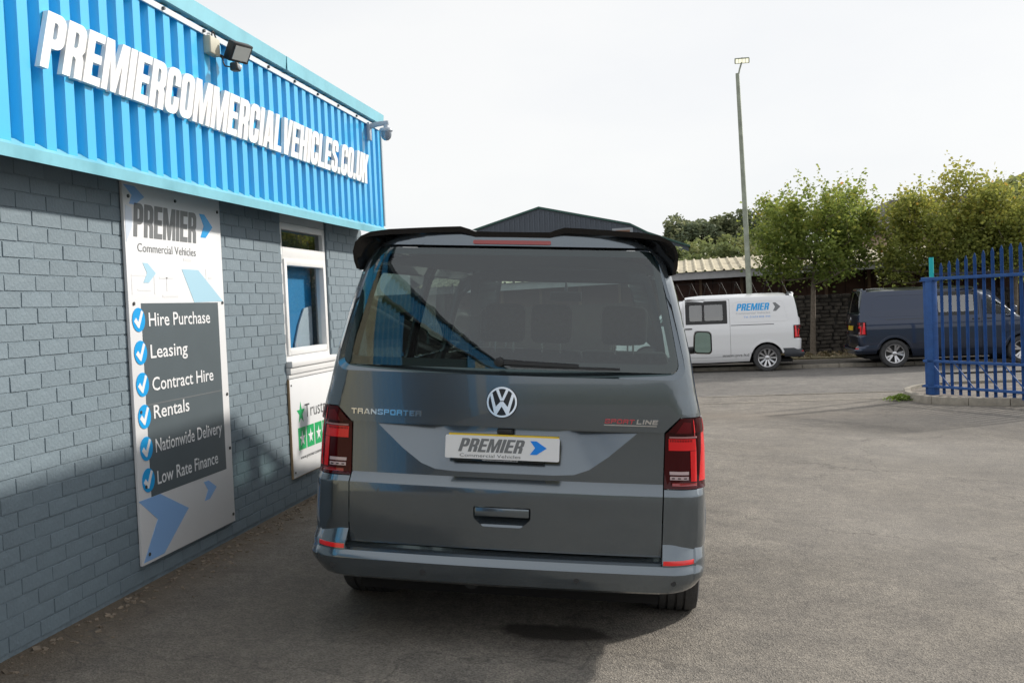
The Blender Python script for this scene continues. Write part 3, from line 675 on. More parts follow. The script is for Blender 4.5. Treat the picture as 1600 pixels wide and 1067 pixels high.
def rear_y(x, z):
    y = itp(RZ, z)+bow(x); h = itp(HW, z); e = abs(x)-(h-Rc)
    if e > 0: e = min(e/Rc, .985); y += Rc*(1-math.sqrt(1-e*e))
    return y
def side_x(y, z):
    h = itp(HW, z); r = itp(RZ, z)+.041; e = Rc-(y-r); x = h
    if e > 0: e = min(e/Rc, .985); x = h-Rc+Rc*math.sqrt(1-e*e)
    f = itp(FZ, z); e = Rf-(f-y)
    if e > 0: e = min(e/Rf, .985); x = h-Rf+Rf*math.sqrt(1-e*e)
    return x
def front_y(x, z):
    h = itp(HW, z); y = itp(FZ, z)-.10*min((x/.8)**2, 1.3); e = abs(x)-(h-Rf)
    if e > 0: e = min(e/Rf, .985); y -= Rf*(1-math.sqrt(1-e*e))-.10*0
    return y
def rearm(x, z, d): return Vector((x, rear_y(x, z)+d, z))
def sidem(sg): return lambda y, z, d: Vector((sg*(side_x(y, z)-d), y, z))
def frontm(x, z, d): return Vector((x, front_y(x, z)-d, z))
K45 = .2929
zsamp = [.24,.28,.32,.38,.45,.50,.506,.55,.60,.70,.785,.792,.815,.82,.835,.9,1.0,1.081,1.0815,1.10,1.15,1.155,1.17,1.22,1.25,1.32,1.37,1.42,1.48,1.55,1.60,1.70,1.75,1.80,1.86,1.90,1.93,1.95]
def edge_x(z0, z1, sg=1):
    zs = [z0]+[z for z in zsamp if min(z0, z1)+1e-4 < z < max(z0, z1)-1e-4]+[z1]
    zs = sorted(zs, reverse=z0 > z1); return [(sg*(itp(HW, z)-Rc*K45), z) for z in zs]
def edge_yr(z0, z1):
    zs = sorted([z0]+[z for z in zsamp if min(z0, z1)+1e-4 < z < max(z0, z1)-1e-4]+[z1], reverse=z0 > z1)
    return [(itp(RZ, z)+.041+Rc*K45, z) for z in zs]
def edge_yf(z0, z1):
    zs = sorted([z0]+[z for z in zsamp if min(z0, z1)+1e-4 < z < max(z0, z1)-1e-4]+[z1], reverse=z0 > z1)
    return [(itp(FZ, z)-Rf*K45, z) for z in zs]
UX = [i*.07 for i in range(-8, 9)]+[s_*(.60+i*.022) for s_ in (-1, 1) for i in range(16)]
VZ = sorted(set(zsamp+[.56,.66,.74,.95,1.05,1.28,1.51,1.65,1.85]+[1.12+.04*i for i in range(22)]))
SY = [.18,.20,.22,.24,.27,.30,.35,.5,.8,1.2,1.6,2.0,2.5,3.0,3.3,3.6,3.9,4.1,4.2,4.3,4.4,4.45,4.5,4.55,4.6,4.65,4.7]
def mirrorx(P): return [(-a, b) for a, b in P][::-1]
LOW = [(-.62, 1.072), (-.49, .957), (-.40, .892), (-.33, .866), (-.24, .860)]
REC = LOW+[(-a, b) for a, b in LOW[::-1]]                        # plate recess, lower boundary then top
def rec_depth(x, z):
    best = 9
    for (a, b), (c, e) in zip(REC[:-1], REC[1:]):
        dx, dz = c-a, e-b; t = max(0, min(1, ((x-a)*dx+(z-b)*dz)/(dx*dx+dz*dz)))
        best = min(best, math.hypot(x-a-t*dx, z-b-t*dz))
    return min(.056, best*.30)
def wheel(van, x, y, z, sg, style, R=.345, w=.245, turn=0.):
    """x = outer face of tyre, sg = side it faces"""
    r = bpy.data.objects.new('wheel', None); COL.objects.link(r); r.parent = van; r.location = (x-sg*w/2, y, z)
    r.rotation_euler = (turn, 0, 0)
    h = w/2; g = .007
    prof = [(.235, -h+.015), (.27, -h+.002), (R-.05, -h), (R-.018, -h+.008), (R-.006, -h+.03)]
    xs_ = [-h+.045]
    for gc in (-.066, -.023, .023, .066):
        prof += [(R-.001, gc-.006), (R-g-.004, gc-.005), (R-g-.004, gc+.005), (R-.001, gc+.006)]
    prof += [(R-.006, h-.03), (R-.018, h-.008), (R-.05, h), (.27, h-.002), (.235, h-.015), (.225, 0)]
    MB().lathe(prof, n=56, close=True).build('tyre', M_RUBBER, r, sharp=30)
    o = sg
    mb = MB().lathe([(.238, o*(h-.012)), (.232, o*(h-.004)), (.218, o*(h-.012)), (.212, o*(h-.06)), (.205, -o*h*.8)], n=40)
    mb.build('rim', M_ALLOY, r)
    MB().lathe([(0, o*(h-.10)), (.2, o*(h-.10)), (.2, o*(h-.12)), (0, o*(h-.12))], n=24).build('brake_disc', mat('brake_dark', (.05, .05, .05), .6, metal=.5), r)
    ns_, wd, pair = (5, .030, True) if style == 'five' else (10, .030, False)
    mb = MB()
    for i in range(ns_):
        a = 2*PI*i/ns_
        for off in ((-.17, .17) if pair else (0,)):
            b0 = a+off*.5; b1 = a+off*1.15
            p = [(rr_*math.cos(t_+s_*k), rr_*math.sin(t_+s_*k)) for rr_, t_, k in ((.045, b0, .35), (.214, b1, wd/.214*(.85 if pair else .9))) for s_ in (-1, 1)]
            p = [p[0], p[1], p[3], p[2]]
            mb.add([(o*(h-.045), *p[0]), (o*(h-.045), *p[1]), (o*(h-.016), *p[2]), (o*(h-.016), *p[3]),
                    (o*(h-.075), *p[0]), (o*(h-.075), *p[1]), (o*(h-.05), *p[2]), (o*(h-.05), *p[3])],
                   [(0,1,2,3),(7,6,5,4),(0,4,5,1),(1,5,6,2),(2,6,7,3),(3,7,4,0)])
    mb.build('spoke', M_ALLOY, r)
    MB().lathe([(0, o*(h-.028)), (.03, o*(h-.028)), (.055, o*(h-.04)), (.06, o*(h-.07))], n=20).build('hub', M_ALLOY, r)
    return r
MG_REAR = glass_mat('van_rear_glass', (.46, .58, .55), 1.85, refl=(.92, .97, 1.0))
MG_SIDE = glass_mat('van_side_glass', (.25, .30, .29), 1.9)
MG_CLEAR = glass_mat('van_clear_glass', (.80, .88, .86), 1.45)
MG_FAR = glass_mat('van_far_glass', (.75, .85, .80), 2.7)

def build_van(name, label, loc, rot, paint, bumper_m, style, spoiler=True, near=False, rear_window_side=False, wz_=.345, flare=False):
    van = thing(name, label, 'van', loc, rot)
    ux = UX if near else UX[::2]
    # ---- rear: lower tailgate
    mb = MB()
    hand = [(-.135, .652), (-.09, .612), (.09, .612), (.135, .652), (.135, .708), (-.135, .708)]
    hand = roundpoly(hand, .008, 2)
    low = [(-.742, .502), (.742, .502), (.742, 1.081), (-.742, 1.081)]
    rec = [(-.24, .860), (.24, .860), (.33, .866), (.40, .892), (.49, .957), (.62, 1.072), (-.62, 1.072), (-.49, .957), (-.40, .892), (-.33, .866)]
    patch(mb, low, [hand, rec], ux, VZ, rearm, .02)
    gl = roundpoly([(-.805, 1.352), (.805, 1.352), (.752, 1.60), (.682, 1.917), (-.682, 1.917), (-.752, 1.60)], .055, 6)
    gf = roundpoly([(-.842, 1.322), (.842, 1.322), (.787, 1.60), (.712, 1.941), (-.712, 1.941), (-.787, 1.60)], .075, 6)
    up = [(-.742, 1.0815), (.742, 1.0815), (.812, 1.152)]+edge_x(1.152, 1.99)[0:]+edge_x(1.99, 1.152, -1)+[(-.812, 1.152)]
    patch(mb, up, [gf], ux, VZ, rearm, .02)
    # recess sheet
    v2, f2, be = patch2d(rec, (), [i*.035 for i in range(-18, 19)], [.87,.885,.90,.915,.93,.95,.97,.99,1.01,1.03,1.05])
    ytop = lambda x, z: rear_y(x, min(z, 1.08))
    mb.add([Vector((a, ytop(a, b)+rec_depth(a, b), b)) for a, b in v2], f2)
    mb.add([Vector((a, ytop(a, 1.072)+e, 1.072)) for a in [i*.062 for i in range(-10, 11)] for e in (0, .056)], [(2*i, 2*i+1, 2*i+3, 2*i+2) for i in range(20)])
    tg = mb.build('tailgate', paint, van, sharp=28)
    # chamfer ring round the glass
    A = gf; B = roundpoly([(-.808, 1.349), (.808, 1.349), (.755, 1.60), (.685, 1.920), (-.685, 1.920), (-.755, 1.60)], .055, 6); n_ = len(A)
    mb = MB(); mb.add([rearm(a, b, .0) for a, b in A]+[rearm(a, b, .020) for a, b in B], [(i, (i+1) % n_, n_+(i+1) % n_, n_+i) for i in range(n_)])
    mb.build('window_surround', paint, tg, sharp=60)
    mb = MB(); patch(mb, gl, [], ux, VZ, rearm, .004, d=.012); mb.build('rear_glass', MG_REAR, tg, sharp=30)
    gi = roundpoly([(-.765, 1.390), (.765, 1.390), (.717, 1.60), (.659, 1.886), (-.659, 1.886), (-.717, 1.60)], .045, 6)
    mb = MB(); patch(mb, gl, [gi], ux, VZ, rearm, .002, d=.0195); mb.build('glass_border', M_GREYP, tg, sharp=30)
    # scoop + handle
    mb = MB(); sc_ = lambda z: .045*smooth((z-.612)/.045)
    v2, f2, be = patch2d(hand, (), [-.12, -.06, 0, .06, .12], [.618, .626, .634, .645, .66])
    mb.add([Vector((a, rear_y(a, b)+.002+sc_(b)*smooth((.135-abs(a))/.03+.15), b)) for a, b in v2], f2)
    mb.build('handle_recess', paint, tg, sharp=50)
    MB().box((-.129, rear_y(0, .68)-.006, .662), (.129, rear_y(0, .68)+.03, .704)).build('tailgate_handle', paint, tg, bevel=.005)
    # high brake light
    mb = MB(); patch(mb, roundpoly([(-.187, 1.938), (.187, 1.938), (.187, 1.957), (-.187, 1.957)], .009, 3), [], ux, [], rearm, .012, d=-.004)
    mb.build('high_brake_light', mat('brake_strip_red', (.30, .012, .012), .2, coat=1), tg)
    # badge
    by = rear_y(-.01, 1.198); bc = (-.012, by, 1.198); rt = Matrix.Translation(bc) @ Matrix.Rotation(math.radians(-7), 4, 'X')
    bmap_ = lambda a, b, d: rt @ Vector((a, -d, b))
    bd = flat('badge', [arc(0, 0, .075, 0, 352, 40)], bmap_, M_GLOSSB, tg, -.006, .004, 30)
    flat('badge_ring', [arc(0, 0, .071, 0, 352, 40), arc(0, 0, .0625, 0, 352, 40)], bmap_, M_CHROME, bd, .003, .010, 30)
    vv_ = [[(-.030, .056), (-.0175, .060), (0, .016), (.0175, .060), (.030, .056), (.008, .006), (-.008, .006)]]
    ww_ = [[(-.056, .030), (-.046, .041), (-.028, -.022), (-.007, .002), (.007, .002), (.028, -.022), (.046, .041), (.056, .030), (.034, -.054), (.023, -.058), (0, -.020), (-.023, -.058), (-.034, -.054)]]
    flat('badge_letter', vv_, bmap_, M_CHROME, bd, .003, .009, 30); flat('badge_letter', ww_, bmap_, M_CHROME, bd, .003, .009, 30)
    # ---- side bodies
    wa = lambda yc, r=.405: [(yc+r*math.cos(math.radians(a)), .345+r*math.sin(math.radians(a))) for a in range(180-18, 17, -8)]
    for sg in (-1, 1):
        sm = sidem(sg)
        arch1 = [(p[0], p[1]) for p in wa(.99)]; arch2 = [(p[0], p[1]) for p in wa(3.99)]
        # outline runs: rear edge up, top forward, windscreen edge down, sill back
        top = [(y, 1.90) for y in (.62, 1.2, 1.8, 2.4, 2.75)]
        fr = edge_yf(1.90, .32)
        bot = [(4.42, .27)]+[(a, b) for a, b in arch2[::-1]]+[(3.55, .27), (2.5, .255), (1.43, .27)]+[(a, b) for a, b in arch1[::-1]]+[(.59, .502)]
        bumpc = [(itp(RZ, .502)+.041+Rc*K45, .502)]
        outl = bumpc+edge_yr(.502, .818)[1:]+[(.33, .818), (.33, 1.152)]+edge_yr(1.152, 1.90)+top+fr+bot
        sdoor = roundpoly([(1.886, .39), (3.055, .39), (3.055, 1.86), (1.886, 1.86)], .02, 2)
        fdoor = roundpoly([(3.075, .39), (3.52, .39), (3.62, .78), (3.95, .86), (4.10, 1.10), (3.93, 1.19), (3.36, 1.83), (3.075, 1.86)], .03, 3)
        holes = [sdoor, fdoor]
        qwin = roundpoly([(.62, 1.28), (1.80, 1.28), (1.80, 1.80), (.66, 1.80)], .06, 4)
        if near: holes.append(qwin)
        mb = MB(); patch(mb, outl, holes, SY, VZ, sm, .015)
        body = mb.build('body_side', paint, van, sharp=28)
        if near:
            mb = MB(); patch(mb, qwin, [], SY, VZ, sm, .003, d=.006); mb.build('quarter_window', MG_SIDE, body)
        # corner sheet behind the lamp and under it (rear chart)
        mb = MB()
        P = [(.748, .506)]+edge_x(.506, .816)+[(.748, .816)]
        P2 = [(sg*a, b) for a, b in P]; P2 = P2 if sg > 0 else P2[::-1]
        patch(mb, P2, [], ux, VZ, rearm, .02); mb.build('rear_corner_panel', paint, van, sharp=28)
        # doors
        gap = .006
        dr = MB(); wdw = roundpoly([(1.965, 1.27), (2.985, 1.27), (2.985, 1.80), (1.965, 1.80)], .05, 4)
        din = roundpoly([(1.886+gap, .39+gap), (3.055-gap, .39+gap), (3.055-gap, 1.86-gap), (1.886+gap, 1.86-gap)], .02, 2)
        patch(dr, din, [wdw], SY, VZ, sm, .02); d_ = dr.build('sliding_door', paint, van, sharp=28)
        mb = MB(); patch(mb, wdw, [], SY, VZ, sm, .003, d=.004)
        mb.build('door_window', MG_SIDE if near else MG_FAR, d_)
        if not near:
            mb = MB()
            fr_ = roundpoly([(1.95, 1.245), (3.0, 1.245), (3.0, 1.83), (1.95, 1.83)], .02, 2)
            h1 = roundpoly([(2.06, 1.33), (2.52, 1.33), (2.52, 1.74), (2.06, 1.74)], .03, 3); h2 = roundpoly([(2.58, 1.33), (2.90, 1.33), (2.90, 1.74), (2.58, 1.74)], .03, 3)
            patch(mb, fr_, [h1, h2], SY, VZ, sm, .004, d=-.003); mb.build('window_surround', M_GLOSSB, d_)
        MB().box((sg*(side_x(2.92, 1.14))-.012, 2.84, 1.125), (sg*(side_x(2.92, 1.14))+.022*sg, 3.02, 1.155)).build('door_handle', M_BLACKP if not near else paint, d_, bevel=.006)
        dr = MB(); win2 = roundpoly([(3.16, 1.24), (3.90, 1.22), (3.82, 1.30), (3.36, 1.78), (3.16, 1.80)], .04, 4)
        fin = [(a+(gap if a < 3.3 else -gap), b+(gap if b < 1. else -gap*.7)) for a, b in fdoor]
        patch(dr, fin, [win2], SY, VZ, sm, .02); d2 = dr.build('front_door', paint, van, sharp=28)
        mb = MB(); patch(mb, win2, [], SY, VZ, sm, .003, d=.004); mb.build('door_window', MG_CLEAR, d2)
        MB().box((sg*(side_x(3.2, 1.14))-.012, 3.12, 1.125), (sg*(side_x(3.2, 1.14))+.022*sg, 3.30, 1.155)).build('door_handle', M_BLACKP if not near else paint, d2, bevel=.006)
        # dark liner behind the shut lines
        for P in ([(1.84, .36), (3.10, .36), (3.10, 1.19), (1.84, 1.19)], [(3.06, .36), (3.56, .36), (3.62, .80), (3.90, .88), (3.98, 1.15), (3.06, 1.19)]):
            mb = MB(); patch(mb, P, [], SY, VZ, sm, .004, d=.022); mb.build('door_liner', M_DARK, van)
        mb = MB(); patch(mb, [(1.86, 1.19), (1.93, 1.19), (1.93, 1.87), (1.86, 1.87)], [], SY, VZ, sm, .004, d=.022); mb.build('door_liner', M_DARK, van)
        # upper door rail groove and swage
        mb = MB(); patch(mb, [(.80, 1.186), (1.87, 1.186), (1.87, 1.202), (.80, 1.202)], [], SY, [], sm, .004, d=-.003); mb.build('door_rail', M_GREYP if not near else paint, body)
        if not near:
            q1 = roundpoly([(.44, 1.27), (1.80, 1.27), (1.80, 1.80), (.56, 1.80)], .10, 5); q2 = roundpoly([(.455, 1.285), (1.785, 1.285), (1.785, 1.785), (.57, 1.785)], .09, 5)
            mb = MB(); patch(mb, q1, [q2], SY, VZ, sm, .004, d=-.005); mb.build('panel_swage', paint, body, sharp=80)
        # arches and flares
        for yc in (.99, 3.99):
            a0 = list(range(164, 15, -8))
            out_ = [(yc+.452*math.cos(math.radians(a)), .345+.452*math.sin(math.radians(a))) for a in a0]
            in_ = [(yc+.400*math.cos(math.radians(a)), .345+.400*math.sin(math.radians(a))) for a in a0]
            mb = MB(); pr = [[sm(a, b, -.002) for a, b in out_], [sm(yc+(a-yc)*.985, .345+(b-.345)*.985, -.024 if flare else -.010) for a, b in out_],
                             [sm(a, b, -.024 if flare else -.010) for a, b in in_], [sm(a, b, .05) for a, b in in_]]
            mb.loft(pr, cap=False, closed=False); mb.build('wheel_arch', paint, van, sharp=40)
            mb = MB(); mb.loft([[sm(a, b, .02) for a, b in in_], [Vector((sg*.60, a, b)) for a, b in in_]], cap=False, closed=False)
            mb.add([Vector((sg*.60, a, b)) for a, b in in_], [tuple(range(len(in_)))]); mb.build('arch_liner', M_DARK, van)
        # lamp
        sgm = (lambda P: [(sg*a, b) for a, b in (P if sg > 0 else P[::-1])])
        LP = [(.747, .820)]+edge_x(.820, 1.148)+[(.815, 1.148), (.747, 1.070)]
        mb = MB(); patch(mb, sgm(LP), [], [s_*(.70+.0155*i) for s_ in (-1, 1) for i in range(18)], VZ, rearm, .03, d=-.006)
        patch(mb, [(itp(RZ, .82)+.041+Rc*K45, .820), (.325, .820), (.318, 1.148)]+edge_yr(1.148, .820)[:-1], [], [.21,.23,.25,.28,.30], VZ, sm, .03, d=-.003)
        lamp = mb.build('tail_light', M_REDD, van, sharp=50)
        def el(nm, m, P, d=-.009, side=None):
            mb = MB(); patch(mb, sgm(P), [], [s_*(.70+.0155*i) for s_ in (-1, 1) for i in range(18)], VZ, rearm, .004, d=d); mb.build(nm, m, lamp, sharp=50)
        xe = lambda z: itp(HW, z)-Rc*K45-.001
        el('light_band', M_REDL, [(.764, .996), (xe(.996), .996), (xe(1.05), 1.050), (.762, 1.050)])
        el('light_column', M_REDL, [(.872, .852), (xe(.852), .852), (xe(.994), .994), (.864, .994)])
        el('light_column', M_REDL, [(.880, 1.062), (xe(1.062), 1.062), (xe(1.14), 1.14), (.872, 1.14)])
        el('light_base', mat('lamp_mid_red', (.28, .006, .010), .12, coat=1), [(.785, .832), (.90, .832), (.90, .846), (.785, .846)])
        el('light_strip', M_REDPINK, [(.765, 1.0535), (.893, 1.0535), (.893, 1.061), (.765, 1.061)], -.010)
        el('clear_lens', M_LENSW, [(.772, .884), (.860, .884), (.860, .899), (.770, .899)], -.010)
        el('clear_lens', M_LENSW, [(.774, .860), (.860, .860), (.860, .876), (.774, .876)], -.010)
        el('lamp_window', mat('lamp_smoked', (.12, .006, .010), .1, coat=.2, spec=.2), [(.790, 1.072), (.868, 1.072), (.862, 1.128), (.828, 1.132)], -.008)
        if near:
            for k in range(3): el('lens_slot', M_DARK, [(.782+k*.028, .865), (.796+k*.028, .865), (.796+k*.028, .870), (.782+k*.028, .870)], -.0112)
            for k in range(14): el('light_rib', M_REDD, [(.770+k*.0075, 1.036), (.773+k*.0075, 1.036), (.773+k*.0075, 1.046), (.770+k*.0075, 1.046)], -.0098)
        # side of lamp: bright column continues
        mb = MB(); patch(mb, [(.225, .852), (.30, .852), (.295, 1.135), (.262, 1.14)], [], [.25, .28], VZ, sm, .004, d=-.0045); mb.build('light_side', M_REDL, lamp)
        # door mirror
        mx_ = sg*1.095
        r3 = MB(); r3.loft([[(mx_+(a-1.095*0)*sg*1, 3.70+yy, 1.352+b) for a, b in roundpoly([(-.072*sc2, -.088*sc2), (.072*sc2, -.088*sc2), (.060*sc2, .088*sc2), (-.072*sc2, .088*sc2)], .035, 4)] for yy, sc2 in ((0, 1.), (.02, 1.07), (.07, 1.0), (.11, .7))])
        mr_ = r3.build('mirror', paint if not near else M_GLOSSB, van, sharp=40)
        mb = MB(); mb.add([(mx_+a*sg, 3.696, 1.352+b) for a, b in roundpoly([(-.064, -.080), (.064, -.080), (.052, .080), (-.064, .080)], .03, 4)], [tuple(range(20))])
        mb.build('mirror_glass', mat('mirror_glass', (.34, .50, .50), .03, metal=1), mr_)
        MB().cyl((sg*.90, 3.78, 1.27), (sg*1.05, 3.75, 1.29), .03, n=10).build('mirror_arm', M_BLACKP, mr_)
        wheel(van, sg*.955, .99, wz_+(.012 if near else 0), sg, style, R=.358 if near else .345, w=.285 if near else .245); wheel(van, sg*.945, 3.99, wz_, sg, style, turn=.3)
    # ---- bumper
    def brear(x, z):
        h = min(.935, itp([(.33,.86),(.36,.905),(.42,.945),(.48,.95),(.58,.945)], z)); base = itp([(.33,.085),(.355,.045),(.40,.028),(.443,.018),(.447,.020),(.474,.048),(.50,.052),(.505,.056),(.578,.125)], z)
        e = abs(x)-(h-.16); y = base+.03*(x/.8)**2
        if e > 0: e = min(e/.16, .985); y += .16*(1-math.sqrt(1-e*e))
        return y
    bm_ = lambda x, z, d: Vector((x, brear(x, z)+d, z))
    hb = lambda z: itp([(.33,.86),(.36,.905),(.42,.945),(.48,.95),(.58,.945)], z)
    be_ = lambda z: hb(z)-.16*K45
    bz = [.34,.355,.37,.39,.40,.42,.443,.447,.46,.474,.485,.50,.505,.52,.54,.56]
    P = [(-.30, .34), (.30, .338)]+[(be_(z), z) for z in [.345]+bz[1:10]]+[(be_(.474), .475)]
    P = [(-a, b) for a, b in P[2:]][::-1]+P[0:1]+P[1:2]+P[2:]
    P = [(a, b) for a, b in P]
    mb = MB(); patch(mb, P[::1], [], UX, bz, bm_, .02)
    mb.add([Vector((x, brear(x, .475)+.001, .475)) for x in [i*.0755 for i in range(-10, 11)]]+[Vector((x, rear_y(x, .51)+.03, .490)) for x in [i*.0755 for i in range(-10, 11)]],
           [(i, i+1, 22+i, 21+i) for i in range(20)])
    for sg in (-1, 1):
        sP = lambda P: [(sg*a, b) for a, b in (P if sg > 0 else P[::-1])]
        patch(mb, sP([(.748, .475)]+[(be_(z), z) for z in (.475,.485,.50,.505,.52,.54,.56,.578)]+[(.748, .578)]), [], UX, bz, bm_, .03)
        # side run to the arch
        yb = lambda z: itp([(.33,.085),(.355,.045),(.40,.028),(.443,.018),(.447,.020),(.474,.048),(.50,.052),(.505,.056),(.578,.125)], z)+.04+.16*K45
        def bs(y, z, d, sg=sg):
            h = hb(z); r = yb(z)-.16*K45; e = .16-(y-r); x = h
            if e > 0: e = min(e/.16, .985); x = h-.16+.16*math.sqrt(1-e*e)
            return Vector((sg*(x-d), y, z))
        arcp = [(.99-.43*math.cos(math.radians(a)), .345+.43*math.sin(math.radians(a))) for a in (30, 20, 10, 1)]
        patch(mb, [(yb(.345), .345)]+[(yb(z), z) for z in bz[1:]]+[(yb(.578), .578), (.60, .578)]+arcp, [], [.2,.24,.28,.32,.4], bz, bs, .02)
    bmp = mb.build('rear_bumper', bumper_m, van, sharp=30)
    for sg in (-1, 1):
        mb = MB(); P = [(.752, .481), (be_(.481)-.001, .483), (be_(.503)-.001, .503), (.752, .500)]
        patch(mb, [(sg*a, b) for a, b in (P if sg > 0 else P[::-1])], [], UX, [], bm_, .008, d=-.004)
        mb.build('reflector', M_REDREF, bmp, sharp=50)
    if near:
        for x, z in ((-.80, .405), (-.36, .40), (.36, .40), (.80, .405)):
            c = bm_(x, z, -.001); MB().cyl(c+Vector((0, .01, 0)), c+Vector((0, -.001, 0)), .013, n=18).build('parking_sensor', mat('sensor_ring', (.03, .032, .036), .35), bmp)
        # front lip of valance, tow socket, exhaust
        MB().box((-.70, .30, .28), (.70, .60, .34)).build('valance', M_BLACKP, van)
        MB().cyl((-.16, .24, .315), (-.16, .34, .315), .035, n=16).cyl((-.16, .235, .315), (-.16, .245, .315), .042, n=16).build('tow_socket', M_BLACKP, van)
    # ---- underbody, roof, front
    MB().box((-.74, .35, .22), (.74, 4.6, .30)).build('underbody', M_DARK, van)
    MB().cyl((-.62, .99, .33), (.62, .99, .33), .05, n=10).build('axle', M_DARK, van)
    xsr = [-.705,-.69,-.65,-.58,-.45,-.3,-.15,0,.15,.3,.45,.58,.65,.69,.705]; ysr = [.47, .62, 1.0, 1.8, 2.6, 2.85, 3.0]
    zc = lambda x, y: 1.898+.088*max(0, 1-(abs(x)/.705)**2.6)*(1 if y < 2.4 else 1-((y-2.4)/.75)**2*.75)-(.02*smooth((.62-y)/.15))
    mb = MB(); nx_ = len(xsr); mb.add([(x, y, zc(x, y)) for y in ysr for x in xsr], [(j*nx_+i, j*nx_+i+1, (j+1)*nx_+i+1, (j+1)*nx_+i) for j in range(len(ysr)-1) for i in range(nx_-1)])
    mb.build('roof', paint, van, sharp=40)
    wsc = roundpoly([(-.74, 1.235), (.74, 1.235), (.62, 1.80), (-.62, 1.80)], .06, 4)
    fP = [(-.50, .30), (.50, .30)]+[(itp(HW, z)-Rf*K45, z) for z in zsamp if .3 < z <= 1.93]+[(.3, 1.955), (-.3, 1.955)]+[(-(itp(HW, z)-Rf*K45), z) for z in zsamp[::-1] if .3 < z <= 1.93]
    gr = roundpoly([(-.62, .55), (.62, .55), (.58, .74), (-.58, .74)], .03, 3)
    mb = MB(); patch(mb, fP, [wsc, gr], [i*.1 for i in range(-8, 9)]+[.75, .85, -.75, -.85], VZ, frontm, .01); mb.build('front_body', paint, van, sharp=30)
    mb = MB(); patch(mb, wsc, [], [i*.1 for i in range(-8, 9)], VZ, frontm, .003, d=.003); mb.build('windscreen', MG_CLEAR, van)
    mb = MB(); patch(mb, gr, [], [], [], frontm, .01, d=.02); mb.build('grille', M_GLOSSB, van)
    # spoiler
    if spoiler:
        st_ = []
        pts = [(.776,1.812,.30),(.784,1.85,.28),(.785,1.895,.262),(.771,1.938,.252),(.742,1.968,.247),(.69,1.990,.245),(.60,2.003,.245),(.45,2.012,.245),(.33,2.018,.245),(.250,2.021,.245),(.205,2.008,.247),(.180,1.998,.248),(.08,1.997,.248),(0,1.997,.248)]
        full = pts+[(-a, b, c) for a, b, c in pts[::-1][1:]]
        rings = []
        for x, z, y in full:
            ax_ = abs(x); s_ = 1 if x >= 0 else -1; t_ = smooth((ax_-.66)/.13)
            hx_ = lambda zz: itp(HW, zz)
            yb_ = itp(RZ, 1.975)+bow(ax_)+.012
            ux_ = ax_*(.975-.05*t_); uz_ = 1.975-(1.975-(z-.01))*t_ if t_ > 0 else 1.975
            th_ = .020+.006*(1-t_)
            rings.append([Vector((x, y, z)), Vector((s_*(ax_-th_*.9*t_), y+.006, z-th_*(1-t_*.7))),
                          Vector((s_*min(ux_, hx_(uz_)+.002-.035*max(0, min(1, (z-1.83)/.12))), yb_+.05*t_, uz_)), Vector((s_*min(ax_*.93, hx_(min(z, 1.96))-.02), .72, min(z, 1.962)-.0)),
                          Vector((s_*min(ax_*.985, hx_(min(z, 1.96))+.004), .43, z+.004*(1-t_)-.002))])
        MB().loft(rings).build('spoiler', M_GLOSSB, van, sharp=35)
    if near:
        # wiper
        wy = lambda x, z, o: (x, rear_y(x, z)+.012-o, z)
        wp = MB().cyl(wy(-.03, 1.385, -.01), wy(-.03, 1.385, .045), .022, n=18).build('wiper', M_BLACKP, tg, bevel=.003)
        MB().loft([[wy(x, z-w_, o), wy(x, z+w_, o), wy(x, z+w_*.6, o+.016), wy(x, z-w_*.6, o+.016)] for x, z, w_, o in ((-.03, 1.385, .015, .02), (.10, 1.381, .012, .018), (.34, 1.375, .010, .016))]).build('wiper_arm', M_BLACKP, wp)
        MB().loft([[wy(x, z-.006, .006), wy(x, z+.006, .006), wy(x, z+.004, .024), wy(x, z-.004, .024)] for x, z in ((.02, 1.368), (.2, 1.367), (.40, 1.366), (.53, 1.366))]).build('wiper_blade', M_BLACKP, wp)
    # interior
    MB().box((-.80, .32, .45), (.80, 3.9, .55)).build('cabin_floor', M_INTER, van)
    MB().box((-.72, 3.55, .56), (.72, 3.95, 1.16)).build('dashboard', M_BLACKP, van, bevel=.03)
    seats = [(-.29, 2.25, .26, 1.34), (.02, 2.25, .24, 1.34), (.50, 2.30, .33, 1.34), (-.45, 3.05, .25, 1.30), (.45, 3.05, .25, 1.30)]
    for (x, y, hw_, top_) in (seats if near else seats[3:]):
        s_ = MB().box((x-hw_*.95, y-.05, .55), (x+hw_*.95, y+.50, .92)).build('seat', M_SEAT, van, bevel=.04)
        MB().loft([[(x-hw_*k, y-.02-dy, z), (x+hw_*k, y-.02-dy, z), (x+hw_*k, y+.11-dy, z), (x-hw_*k, y+.11-dy, z)] for k, dy, z in ((1., 0, .75), (1., .05, 1.15), (.85, .08, top_))]).build('seat_back', M_SEAT, s_, bevel=.03)
        hr_ = .135 if hw_ < .3 else .15
        for hx in ((x,) if hw_ < .3 else (x,)):
            MB().box((hx-hr_, y-.15, top_+.045), (hx+hr_, y-.05, top_+.30)).build('headrest', M_SEAT, s_, bevel=.045, seg=3)
            MB().cyl((hx-.06, y-.10, top_-.02), (hx-.06, y-.10, top_+.08), .007, n=6).cyl((hx+.06, y-.10, top_-.02), (hx+.06, y-.10, top_+.08), .007, n=6).build('headrest_post', M_CHROME, s_)
    MB().box((-.10, 3.28, 1.66), (.14, 3.31, 1.73)).cyl((.02, 3.30, 1.73), (.02, 3.32, 1.80), .012).build('interior_mirror', M_BLACKP, van, bevel=.01)
    mb = MB(); mb.add([(x, y, zc(x, y)-.045) for y in ysr for x in xsr], [(j*nx_+i, j*nx_+i+1, (j+1)*nx_+i+1, (j+1)*nx_+i) for j in range(len(ysr)-1) for i in range(nx_-1)])
